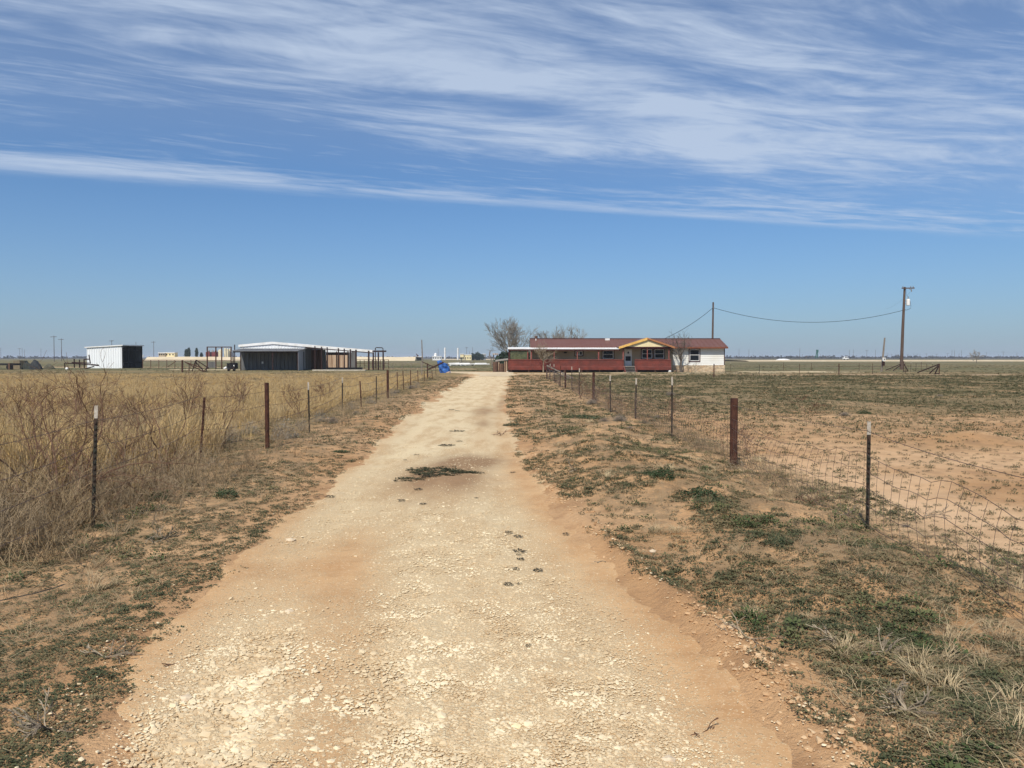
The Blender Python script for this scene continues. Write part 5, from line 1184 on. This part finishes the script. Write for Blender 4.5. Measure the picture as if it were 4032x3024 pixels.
# lean-to in front
fx0, fx1 = xpx(917, LF), xpx(1174, LF); lz0, lz1 = zpx(1383, LF), zpx(1374, GW)
le = MB(); n_ = int((fx1+.6-fx0)/.3)
slab(le, fx0-.15, 0, fx0-.14, 0, 0, .001)
le = MB().prism([(LF-.2, lz0), (GW-.045, lz1), (GW-.045, lz1+.05), (LF-.2, lz0+.05)], 'x', fx0-.15, fx1+.05)
k = fx0-.1
while k < fx1: le.prism([(LF-.203, lz0+.045), (GW-.046, lz1+.045), (GW-.046, lz1+.085), (LF-.203, lz0+.085)], 'x', k, k+.09); k += .33
lean = le.build('lean_to_roof', M_GREY, barn)
MB().box(fx0, LF-.06, lz0-.16, fx1, LF+.04, lz0-.006).build('beam', M_DARKM, barn)
for px, w in ((918, .14), (948, .12), (1074, .13), (1172, .10)): MB().box(xpx(px, LF)-w/2, LF-.05, -.05, xpx(px, LF)+w/2, LF+.03, lz0-.165).build('post', M_DARKM, barn)
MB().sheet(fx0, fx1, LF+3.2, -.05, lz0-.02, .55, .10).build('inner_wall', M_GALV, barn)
MB().add([(fx1+.03, LF, -.05), (xpx(1203, GW)-.02, GW-.06, -.05), (xpx(1203, GW)-.02, GW-.06, lz1), (fx1+.03, LF, lz0), (fx1+.0, LF, -.05), (xpx(1203, GW)-.05, GW-.06, -.05), (xpx(1203, GW)-.05, GW-.06, lz1), (fx1+.0, LF, lz0)],
         [(0, 1, 2, 3), (7, 6, 5, 4), (0, 3, 7, 4), (1, 5, 6, 2), (3, 2, 6, 7)]).build('lean_to_side', simple('grey side sheet', (.36, .36, .37), (.30, .30, .31), 1), barn)
MB().bar((fx0, LF-.0, zpx(1418, LF)), (xpx(948, LF), LF, zpx(1418, LF)), .07).build('rail', M_DARKM, barn)
MB().box(xpx(1030, LF+3), LF+3.05, zpx(1432, LF+3), xpx(1036, LF+3), LF+3.12, zpx(1424, LF+3)).build('notice', M_WHITE, barn)
# open bays: posts, back wall, beams
for px, w in ((1242, .14), (1268, .14), (1290, .15), (1334, .15), (1357, .15), (1381, .15), (1403, .2), (1453, .2)):
    x = xpx(px, GW); MB().box(x-w/2, GW-.25, -.05, x+w/2, GW-.25+w, rz_(x)-.02).build('post', M_DARKM, barn)
MB().box(gx1+.06, GW+3.1, -.05, xpx(1268, GW+3.1), GW+3.16, 2.9).build('back_wall', M_BROWN, barn)
MB().box(xpx(1268, GW+3.1)+.01, GW+3.1, 0, xpx(1282, GW+3.1), GW+3.2, 2.9).build('back_wall', M_GALV, barn)
for px in (1470, 1490, 1509):
    x = xpx(px, GW-1); MB().box(x-.09, GW-1.1, -.05, x+.09, GW-.92, zpx(1387, GW-1)).build('post', M_DARKM, barn)
MB().box(xpx(1467, GW-1), GW-1.15, zpx(1386, GW-1), xpx(1521, GW-1), GW-.85, zpx(1380, GW-1)).build('beam', M_DARKM, barn)
tag(MB().box(xpx(1232, 103), 102.6, -.05, xpx(1440, 103), 103.4, .14).build('concrete_slab', M_CONC, loc=(xpx(1336, 103), 103, 0)), 'pale concrete slab along the front of the open barn bays', 'slab')
tag(MB().prism([(103.6, .05), (104.4, .05), (104.5, .42), (103.5, .42)], 'x', xpx(1290, 104), xpx(1425, 104)).build('feed_trough', M_BLACK, loc=(xpx(1350, 104), 104, 0)), 'long dark feed trough behind the concrete slab', 'trough')
ls = thing('livestock_shed', (xpx(1326, 118), 118, 0), 'wood sided shed with white upper wall seen through the barn posts', 'shed')
a, b = xpx(1280, 118), xpx(1373, 118)
MB().sheet(a, b, 118, -.05, zpx(1398, 118), .32, .03).build('plank_wall', M_WOOD, ls)
MB().sheet(a-.3, b+.5, 117.9, zpx(1387, 118), zpx(1371, 118), .3, .03).build('upper_wall', M_SHED, ls)
MB().box(a, 118.6, 0, b, 118.7, 2.9).build('inner_wall', M_BLACK, ls)
MB().box(a-.3, 118.02, 3.12, b+.5, 123, 3.2).build('roof', M_SHED, ls)
MB().box(b+.05, 117.95, -.05, xpx(1403, 118), 118.02, zpx(1384, 118)).build('side_panel', M_GALV, ls)
for px in (1282, 1326, 1371): MB().box(xpx(px, 118)-.06, 117.8, -.05, xpx(px, 118)+.06, 117.9, 2.7).build('post', M_DARKM, ls)
hoop = thing('pipe_arch', (xpx(1492, 118), 118, 0), 'dark pipe arch standing behind the right end of the barn', 'pipe arch')
MB().tube([B(1478, 1450, 118), B(1478, 1370, 118), B(1481, 1368.5, 118), B(1505, 1369.5, 118), B(1508, 1373, 118), B(1508, 1450, 118)], .07, 8).build('frame', M_DARKM, hoop)
def pipe_pen(name, px0, px1, Y, ptop, pbot, n, rails, label, r=.04, mat=None, cat='pipe fence', diag=()):
    t = thing(name, (xpx((px0+px1)/2, Y), Y, 0), label, cat)
    for i in range(n):
        px = px0+(px1-px0)*i/(n-1); MB().tube([B(px, ptop, Y)[:2]+(zpx(ptop, Y),), B(px, pbot, Y)], r, 7).build('post', mat or M_RUST, t)
    for py in rails: MB().tube([B(px0, py, Y), B(px1, py, Y)], r*.8, 6).build('rail', mat or M_RUST, t)
    for a, b in diag: MB().tube([B(*a, Y), B(*b, Y)], r, 6).build('brace', mat or M_RUST, t)
    return t
pipe_pen('pipe_fence', 1402, 1530, 122, 1416, 1452, 9, (1416.5, 1430), 'rusty pipe fence behind the right end of the barn', .045)
pipe_pen('pipe_fence', 562, 815, 120, 1417, 1452, 9, (1417.5, 1421), 'brown pipe fence running between the white shed and the barn', .05, M_BROWN, diag=((((660, 1444), (692, 1423))),))
pipe_pen('pipe_fence', 1512, 1655, 116, 1428, 1453, 5, (1428,), 'faint grey pipe fence between barn and leaning pole', .035, M_GPOLE, diag=(((1520, 1428), (1545, 1452)), ((1600, 1428), (1575, 1452))))
# fallen gate panels
gt = thing('gate', (xpx(745, 92), 92, 0), 'fallen rusty gate hanging diagonally from a thick post', 'gate')
MB().tube([B(718, 1470, 92), B(718, 1419, 92)], .11, 10).build('post', M_RUST, gt)
for a, b in (((727, 1425), (800, 1463)), ((800, 1463), (812, 1452)), ((727, 1425), (800, 1450)), ((745, 1432), (745, 1462))): MB().tube([B(*a, 92), B(*b, 92)], .05, 7).build('bar', M_RUST, gt)
g2 = thing('gate', (xpx(795, 94), 94, 0), 'second fallen gate propped in a triangle right of the thick post', 'gate')
for a, b in (((772, 1416), (772, 1446)), ((773, 1418), (823, 1450)), ((773, 1428), (804, 1464)), ((804, 1464), (813, 1462)), ((813, 1446), (813, 1462)), ((757, 1462), (770, 1420))): MB().tube([B(*a, 94), B(*b, 94)], .06, 7).build('bar', M_DARKM, g2)
# tall steel frame
sf = thing('pipe_gantry', (xpx(863, 112), 112, 0), 'tall dark steel frame standing left of the barn', 'gantry')
for px in (816, 850, 873, 910): MB().tube([B(px, 1453, 112), B(px, 1367, 112)], .09, 8).build('post', M_RUST, sf)
MB().bar(B(814, 1366.5, 112), B(912, 1366.5, 112), .13).build('beam', M_RUST, sf); MB().bar(B(816, 1419, 112), B(910, 1419, 112), .08).build('rail', M_RUST, sf)
MB().sheet(xpx(820, 112), xpx(849, 112), 111.9, zpx(1448, 112), zpx(1424, 112), .3, .03).build('panel', M_GALV, sf)
pp = thing('steel_post', (xpx(924, 106), 106, 0), 'single dark steel post at the left end of the barn roof', 'post')
MB().tube([B(924, 1455, 109), B(924, 1357, 109)], .07, 8).build('post_shaft', M_DARKM, pp)
# dark cart
Yk = 99.0
ct = thing('farm_cart', (xpx(912, Yk), Yk, 0), 'black boxy cart with white ends parked at the left end of the barn', 'cart')
a, b = xpx(893, Yk), xpx(925, Yk)
MB().box(a, Yk, zpx(1452, Yk), b, Yk+1.1, zpx(1430, Yk)).bar((a, Yk-.03, zpx(1431, Yk)), (b+.3, Yk-.03, zpx(1429, Yk)), .06).bar((a+.2, Yk-.04, zpx(1435, Yk)), (a+.2, Yk-.04, zpx(1452, Yk)), .07).bar((a+.6, Yk-.04, zpx(1435, Yk)), (a+.6, Yk-.04, zpx(1452, Yk)), .07).build('body', M_BLACK, ct)
for px in (899, 921):
    x = xpx(px, Yk); w = MB().tube([(x-.09, Yk+.1, .26), (x+.09, Yk+.1, .26)], .26, 16).build('wheel', M_BLACK, ct)
    MB().tube([(x-.1, Yk+.1, .26), (x+.1, Yk+.1, .26)], .11, 10).build('hub', M_GREY, w)
x = xpx(888, Yk); MB().tube([(x-.17, Yk-.1, zpx(1452, Yk)), (x+.17, Yk-.05, zpx(1447, Yk))], [.13, .17], 12).build('white_drum', M_WHITE, ct)
MB().tube([(xpx(921, Yk), Yk-.1, zpx(1441, Yk)), (xpx(924, Yk), Yk-.08, zpx(1440, Yk))], .11, 12).build('white_lamp', M_WHITE, ct)
MB().bar((xpx(905, Yk), Yk-.3, .15), (xpx(930, Yk), Yk-.5, .5), .08).build('drawbar', M_DARKM, ct)
# ================================================================ WHITE SHED
C0 = np.array([-63.2, 125.0]); U = np.array([-7.0, 2.2]); Wv = np.array([2.2, 7.0])/np.hypot(2.2, 7)*4.25
ang = math.atan2(U[1], U[0])
ws = thing('white_shed', (C0[0], C0[1], 0), 'white ribbed metal shed with a dark open side', 'shed')
def wp(u, w, z): p = C0+U*u+Wv*w; return (p[0], p[1], z)
zA, zB = 3.80, 3.50
def panel(mb, f, n, z0, z1, outn, t=.03, rib=.07, ribs=True):
    """ribbed panel between f(0) and f(1)"""
    P = []
    for i in range(n):
        for q, h in ((0, 0), (.72, 0), (.78, 1), (.94, 1)): P.append(((i+q)/n, h if ribs else 0))
    P.append((1, 0)); V = []; F = []
    for s_, h in P:
        x, y = f(s_); o = np.array(outn)*(h*rib); za, zb = z0, z1(s_)
        V += [(x+o[0], y+o[1], za), (x+o[0], y+o[1], zb), (x-outn[0]*t, y-outn[1]*t, za), (x-outn[0]*t, y-outn[1]*t, zb)]
    for i in range(len(P)-1):
        a = 4*i; b = a+4; F += [(a, b, b+1, a+1), (a+2, a+3, b+3, b+2), (a+1, b+1, b+3, a+3), (a, a+2, b+2, b)]
    return mb.add(V, F)
nU = -Wv/np.linalg.norm(Wv)
panel(MB(), lambda s: C0+U*s, 15, 0, lambda s: zA+(zB-zA)*s, nU).build('wall', M_SHED, ws)
nL = U/np.linalg.norm(U)
panel(MB(), lambda s: C0+U+Wv*s, 9, 0, lambda s: zB, nL).build('wall', M_SHED, ws)
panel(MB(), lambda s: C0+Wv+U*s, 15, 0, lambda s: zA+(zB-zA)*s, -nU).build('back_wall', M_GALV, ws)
V = [wp(-.03, -.05, zA+.03), wp(1.04, -.05, zB+.01), wp(1.04, 1.04, zB+.01), wp(-.03, 1.04, zA+.03)]; V += [(x, y, z-.16) for x, y, z in V]
MB().add(V, [(0, 3, 2, 1), (4, 5, 6, 7), (0, 1, 5, 4), (1, 2, 6, 5), (2, 3, 7, 6), (3, 0, 4, 7)]).build('roof', M_WHITE, ws)
for w in (.01, .30, .66, .99): MB().bar(wp(.012, w, 0), wp(.012, w, zA-.14), .13).build('post', M_BLACK, ws)
for z in (3.0, 1.0, zA-.22): MB().bar(wp(.02, 0.02, z), wp(.02, .98, z), .12).build('rail', M_BLACK, ws)
MB().bar(wp(.6, .5, .0), wp(.6, .98, 0.5), .3).build('inner_rack', M_BLACK, ws)
# ================================================================ LEFT YARD CLUTTER
tr_ = thing('flatbed_trailer', (xpx(15, 112), 112, 0), 'dark low trailer cut by the left frame edge', 'trailer')
MB().box(xpx(-90, 112), 111.5, zpx(1438, 112), xpx(48, 112), 114, zpx(1431, 112)).build('bed', M_BLACK, tr_)
for px in (-40, -10, 42):
    x = xpx(px, 112); MB().tube([(x, 111.5, .36), (x, 111.75, .36)], .36, 16).build('wheel', M_BLACK, tr_)
MB().box(xpx(42, 112), 111.4, .0, xpx(49, 112), 112.2, zpx(1430, 112)).build('end_panel', M_BROWN, tr_)
wb = thing('wooden_box', (xpx(63, 116), 116, 0), 'faded wooden box between the dark trailer and the covered heap', 'box')
MB().sheet(xpx(51, 116), xpx(78, 116), 116, -.05, zpx(1419, 116), .25, .02).box(xpx(51, 116), 116.01, -.05, xpx(78, 116), 117.5, zpx(1419.5, 116)).build('box_body', simple('faded brush wood', (.24, .19, .12), (.19, .155, .10), 2), wb)
def blob(name, px0, px1, pyb, pyt, Y, mat, label, cat, seed=1, peak=.5, depth=1.2, rough=.18, n=26):
    a, b = xpx(px0, Y), xpx(px1, Y); h = zpx(pyt, Y); V = []; F = []; m = 12
    for j in range(m+1):
        th = math.pi*j/m
        for i in range(n+1):
            u = i/n; prof = ((min(u/peak, (1-u)/(1-peak)))**.55)*(.72+.5*fbm(u*4.3, .5, seed+3, 3)) if 0 < u < 1 else 0
            q = 1+rough*(fbm(u*5, j*.5, seed, 3)-.5)*2; hh = h*prof*q
            V.append((a+(b-a)*u, Y+depth*.5-depth*.5*math.cos(th)*(.35+.65*prof), -.05+hh*math.sin(th)**.6+.05*math.sin(th)))
    for j in range(m):
        for i in range(n): k = j*(n+1)+i; F.append((k, k+1, k+n+2, k+n+1))
    return tag(MB().add(V, F).build(name, mat, loc=((a+b)/2, Y, 0)), label, cat)
M_NET = simple('grey green netting', (.055, .062, .052), (.035, .038, .034), 3, .9)
blob('covered_heap', 78, 118, 1455, 1420, 114, M_NET, 'grey green covered heap left of the black peaked tarpaulin', 'heap', 3, .4)
blob('black_tarpaulin', 108, 156, 1455, 1414, 112, simple('black tarp', (.03, .034, .037), (.05, .052, .052), 3, .7), 'peaked black tarpaulin over a heap at left', 'tarpaulin', 6, .3)
blob('netting_heap', 160, 206, 1455, 1433, 118, simple('faded netting', (.12, .11, .075), (.08, .078, .055), 2), 'low grey green heap right of the peaked black tarpaulin', 'heap', 9, .5)
pr2 = thing('pipe_rack', (xpx(320, 118), 118, 0), 'dark pipe rack leaning beside the white shed', 'pipe rack')
for a, b in (((292, 1413), (293, 1448)), ((313, 1416), (313, 1448)), ((331, 1415), (332, 1450)), ((350, 1397), (356, 1432)), ((331, 1415), (354, 1414)), ((283, 1427), (357, 1430)), ((254, 1430), (256, 1450)), ((256, 1429), (385, 1438)), ((335, 1452), (370, 1443))):
    MB().tube([B(*a, 117), B(*b, 117)], .085, 7).build('pipe', M_DARKM, pr2)
MB().bar(B(360, 1436, 116.8), B(388, 1438.5, 116.8), .28, .22).build('tongue', M_DARKM, pr2)
tag(MB().rock((xpx(264, 108), 108, .2), .26, .22, .22, 5).build('white_bucket', M_WHITE, loc=(xpx(264, 108), 108, 0)), 'small white upturned bucket left of the pipe rack', 'bucket')
# ================================================================ BEHIND THE DRIVE
def tarp():
    Y = 88.0; x0 = xpx(1722, Y); V = []; F = []; n = 22; m = 18
    for j in range(m+1):
        v = j/m
        for i in range(n+1):
            th = 2*math.pi*i/n; w = .62*(1-.15*v)+.05*math.sin(th*6+v*7)+.24*(vn(th*3.2, v*6, 3)-.5)
            cx_ = x0+.62+.35*(1-v)**1.5; zz = 1.32*(1-(1-v)**1.3) if v < 1 else 1.32
            s = 1 if v < .8 else max(.0, 1-(v-.8)/.2)**.6
            V.append((cx_+math.cos(th)*w*s-(v*.16), Y+math.sin(th)*w*.8*s, zz*(1-.12*math.cos(th-.4))))
    for j in range(m):
        for i in range(n): k = j*(n+1)+i; F.append((k, k+1, k+n+2, k+n+1))
    t = thing('blue_tarpaulin', (x0+.6, Y, 0), 'crumpled bright blue tarpaulin over something beside the drive', 'tarpaulin')
    MB().add(V, F).build('sheet', M_TARP, t)
    MB().tube([(x0+1.1, Y-.7, -.02), (x0+1.5, Y-.75, .1)], .12, 8).build('log_end', M_WOOD, t)
tarp()
sp3 = thing('pipe_stack', (xpx(1860, 165), 165, 0), 'white plastic pipes stacked on the ground beyond the drive', 'pipe stack')
rnd = random.Random(9)
for i in range(16):
    a = rnd.uniform(1762, 1880); L_ = rnd.uniform(30, 65); z = .12+.18*(i % 3)
    MB().tube([(xpx(a, 165), 165+rnd.uniform(-1, 1), z), (xpx(a+L_, 165), 165+rnd.uniform(-1, 1), z+rnd.uniform(-.02, .1))], .13, 8).build('pipe', M_TANKW, sp3)
tag(MB().box(xpx(1770, 168), 167.8, -.05, xpx(1800, 168), 169, .32).build('white_board', M_WHITE, loc=(xpx(1785, 168), 168, 0)), 'flat white board lying left in front of the white pipes', 'board')
jk = thing('brush_pile', (xpx(1825, 168), 168.6, 0), 'grey pile of brush and scrap behind the white pipes', 'brush pile'); mb = MB()
for i in range(60):
    a = Vector((xpx(rnd.uniform(1808, 1850), 170), 170+rnd.uniform(-1, 1), rnd.uniform(0, .3))); mb.tube([a, a+Vector((rnd.uniform(-1.2, 1.2), rnd.uniform(-.5, .5), rnd.uniform(.2, 1.3)))], .04, 4)
mb.build('sticks', M_BARK, jk)
for px, r, zt_, m, l in ((1951, .30, 1425, M_BROWN, 'dark brown barrel left of the lattice porch'), (1975, .33, 1431, M_BROWN, 'rusty barrel right beside the lattice porch')):
    t = thing('barrel', (xpx(px, 93), 93, 0), l, 'barrel'); h = zpx(zt_, 93)
    MB().lathe((xpx(px, 93), 93, -.03), [(r, 0), (r+.02, h*.33), (r, h*.35), (r+.02, h*.66), (r, h*.68), (r, h), (r-.04, h+.01)], 18).build('drum', m, t)
tb = thing('shelter', (xpx(1975, 94.5), 94.5, 0), 'low pale lean-to shelter against the left end of the porch', 'shelter')
V = [B(1950, 1420, 94), B(2000, 1414, 94), (B(2000, 1414, 94)[0], 96.5, B(2000, 1411, 94)[2]), (B(1950, 1420, 94)[0], 96.5, B(1950, 1417, 94)[2])]; V += [(x, y, z-.12) for x, y, z in V]
MB().add(V, [(0, 1, 2, 3), (7, 6, 5, 4), (0, 4, 5, 1), (1, 5, 6, 2), (2, 6, 7, 3), (3, 7, 4, 0)]).build('roof', M_DECK, tb)
for px in (1956, 1964, 1988, 1995): MB().box(xpx(px, 94.2)-.07, 94.1, -.03, xpx(px, 94.2)+.07, 94.3, zpx(1420, 94.2)).build('post', M_WOOD, tb)
MB().box(xpx(1990, 95), 95, 0, xpx(2001, 95), 96, 1.1).build('panel', M_RED, tb)
fs = thing('swing_frame', (xpx(1950, 118), 118, 0), 'old timber frame with pale top left of the big bare tree', 'timber frame')
MB().box(xpx(1940, 118), 117.5, zpx(1396, 118), xpx(1962, 118), 118.4, zpx(1392, 118)).build('top', M_WOOD, fs)
for a, b in (((1944, 1397), (1938, 1444)), ((1958, 1397), (1960, 1444)), ((1930, 1380), (1925, 1410)), ((1932, 1400), (1937, 1440))): MB().tube([B(*a, 118), B(*b, 118)], .08, 6).build('leg', M_GPOLE, fs)
# ================================================================ PLANT ON THE SKYLINE
def tank(px, w, pt, Y, z0, mat, label, name='storage_tank', group=None, dome=.06):
    x = xpx(px, Y); r = w/2/FPX*Y; h = zpx(pt, Y)-z0
    t = thing(name, (x, Y, z0), label, 'tank', group)
    MB().lathe((x, Y, z0-.1), [(r, 0), (r, h*.96), (r*.98, h*.965), (r*.3, h*(1+dome*.5)), (.1, h*(1+dome*.5))], 20).build('shell', mat, t)
    MB().tube([(x+r*.8, Y-r*.7, z0), (x+r*.8, Y-r*.7, z0+h)], .12, 4).build('ladder', M_GREY, t)
tank(868, 17, 1378, 432, 2.1, M_CREAMT, 'short cream tank seen through the right of the steel frame', dome=.2)
tank(888, 10, 1371, 434, 2.1, M_CREAMT, 'leftmost tall cream tank behind the right of the steel frame')
tank(897, 9, 1372, 438, 2.1, M_CREAMT, 'middle tall cream tank behind the right of the steel frame')
tank(906, 8, 1373, 440, 2.1, M_CREAMT, 'rightmost tall cream tank beside the barn')
tank(823, 10, 1379, 440, 2.1, M_GREY, 'grey tank behind the left red box of the steel frame')
tank(838, 9, 1379, 440, 2.1, M_GREY, 'grey tank between the two oxide red boxes')
tank(853, 8, 1380, 440, 2.1, M_GREY, 'grey tank right of the second oxide red box')
for px, w, l in ((821, 15, 'left oxide red box seen through the steel frame'), (846, 18, 'right oxide red box seen through the steel frame')):
    x = xpx(px, 425); hw = w/2/FPX*425; t = thing('oil_heater', (x, 425, 2.1), l, 'heater box')
    MB().box(x-hw, 424, 2.0, x+hw, 427, zpx(1386, 425)).build('body', M_OXRED, t); MB().tube([(x, 425.5, zpx(1386, 425)), (x, 425.5, zpx(1382, 425))], .25, 8).build('stack', M_OXRED, t)
def building(px0, px1, pt, Y, z0, mat, label, name='portable_building', win=3, roofm=None):
    a, b = xpx(px0, Y), xpx(px1, Y); zt = zpx(pt, Y); t = thing(name, ((a+b)/2, Y, z0), label, 'building')
    MB().box(a, Y, z0-.1, b, Y+4, zt-.4).build('wall', mat, t); MB().box(a-.2, Y-.2, zt-.395, b+.2, Y+4.2, zt).build('roof', roofm or M_WHITE, t)
    for i in range(win):
        xx = a+(b-a)*(i+.5)/win; MB().box(xx-.35, Y-.04, z0+.9, xx+.35, Y-.004, z0+1.7).build('window', M_GLASS, t)
building(625, 650, 1388, 420, 2.1, M_TAN, 'tan portable building on the pad right of the white shed')
building(651, 688, 1387, 421, 2.1, M_CREAM, 'yellow portable building with white roof on the pad')
tank(565, 5, 1397, 421, 2.1, M_TANKW, 'small white tank just right of the white shed')
tank(1752, 7, 1369, 480, .3, M_TANKW, 'left one of the two tall slim white columns', 'white_column', dome=.03)
tank(1803, 6.5, 1370, 480, .3, M_TANKW, 'right one of the two tall slim white columns', 'white_column', dome=.03)
tank(1715, 12, 1392, 470, .2, M_TANKW, 'small white tank on top of the white machinery', dome=.2)
building(1703, 1738, 1402, 468, .2, M_WHITE, 'long low white machine skid left of the white columns', 'machine_skid', 4)
building(1812, 1826, 1393, 485, .2, M_CREAM, 'cream building right of the second white column')
building(1828, 1856, 1395, 486, .2, M_CREAM, 'long cream building left of the evergreen clump')
building(1900, 1912, 1393, 510, .2, M_GREY, 'grey open shed right of the evergreen clump')
building(1640, 1660, 1404, 470, .2, M_CREAM, 'low cream shed behind the leaning pole')
pj = thing('pump_jack', (xpx(1643, 700), 700, 0), 'small dark pump jack on the skyline left of the leaning pole', 'pump jack')
MB().bar(B(1638, 1393, 700), B(1648, 1402, 700), .7).build('beam', M_RUST, pj); MB().bar(B(1641, 1410, 700), B(1643, 1397, 700), .6).bar(B(1646, 1410, 700), B(1644, 1398, 700), .6).build('frame', M_RUST, pj)
M_GRN = simple('green pump paint', (.02, .10, .075), (.03, .13, .10), 1)
gj = thing('pump_tower', (xpx(3216, 600), 600, 0), 'slim green pump tower on the skyline right of the house', 'pump tower')
MB().bar(B(3211, 1411, 600), B(3217, 1380, 600), .5).bar(B(3220, 1411, 600), B(3218, 1380, 600), .5).bar(B(3213, 1402, 600), B(3220, 1402, 600), .35).bar(B(3214, 1393, 600), B(3219, 1393, 600), .35).build('frame', M_GRN, gj)
MB().box(xpx(3214, 600), 599.5, zpx(1388, 600), xpx(3221, 600), 600.6, zpx(1377, 600)).build('head', M_GRN, gj)
for px, w, l in ((3174, 11, 'left small pump jack near the green pump tower'), (3196, 12, 'right small pump jack near the green pump tower'), (3250, 7, 'tiny pump jack right of the green pump tower')):
    t = thing('pump_jack', (xpx(px, 900), 900, 0), l, 'pump jack', 'small pump jacks right of the house')
    MB().bar(B(px-w/2, 1404, 900), B(px+w/2, 1401, 900), .8).build('beam', M_FAR, t); MB().bar(B(px-1.5, 1411, 900), B(px, 1402, 900), .6).bar(B(px+2, 1411, 900), B(px, 1402, 900), .6).build('frame', M_FAR, t)
tk = thing('truck', (xpx(3326, 520), 520, 0), 'tiny white truck parked far off by the pale road', 'truck')
a, b = xpx(3317, 520), xpx(3339, 520)
MB().prism([(a, .7), (a, 1.5), (a+1.0, 1.7), (a+1.5, 2.6), (a+2.6, 2.6), (a+2.7, 1.6), (b, 1.6), (b, .7)], 'y', 519, 521).build('body', M_WHITE, tk)
MB().box(a+1.3, 518.95, 1.75, a+2.4, 518.99, 2.4).build('window', M_GLASS, tk)
for x in (a+.8, b-.8): MB().tube([(x, 518.9, .45), (x, 519.2, .45)], .45, 12).build('wheel', M_BLACK, tk)
heap = MB(); hx_ = xpx(3083, 430)
heap.lathe((hx_, 430, -.1), [(4.2, 0), (3.6, .7), (2.2, 1.15), (.6, 1.25)], 14)
tag(heap.build('gravel_heap', M_TANKW, loc=(hx_, 430, 0)), 'low white gravel heap beside the far pale road', 'gravel heap')
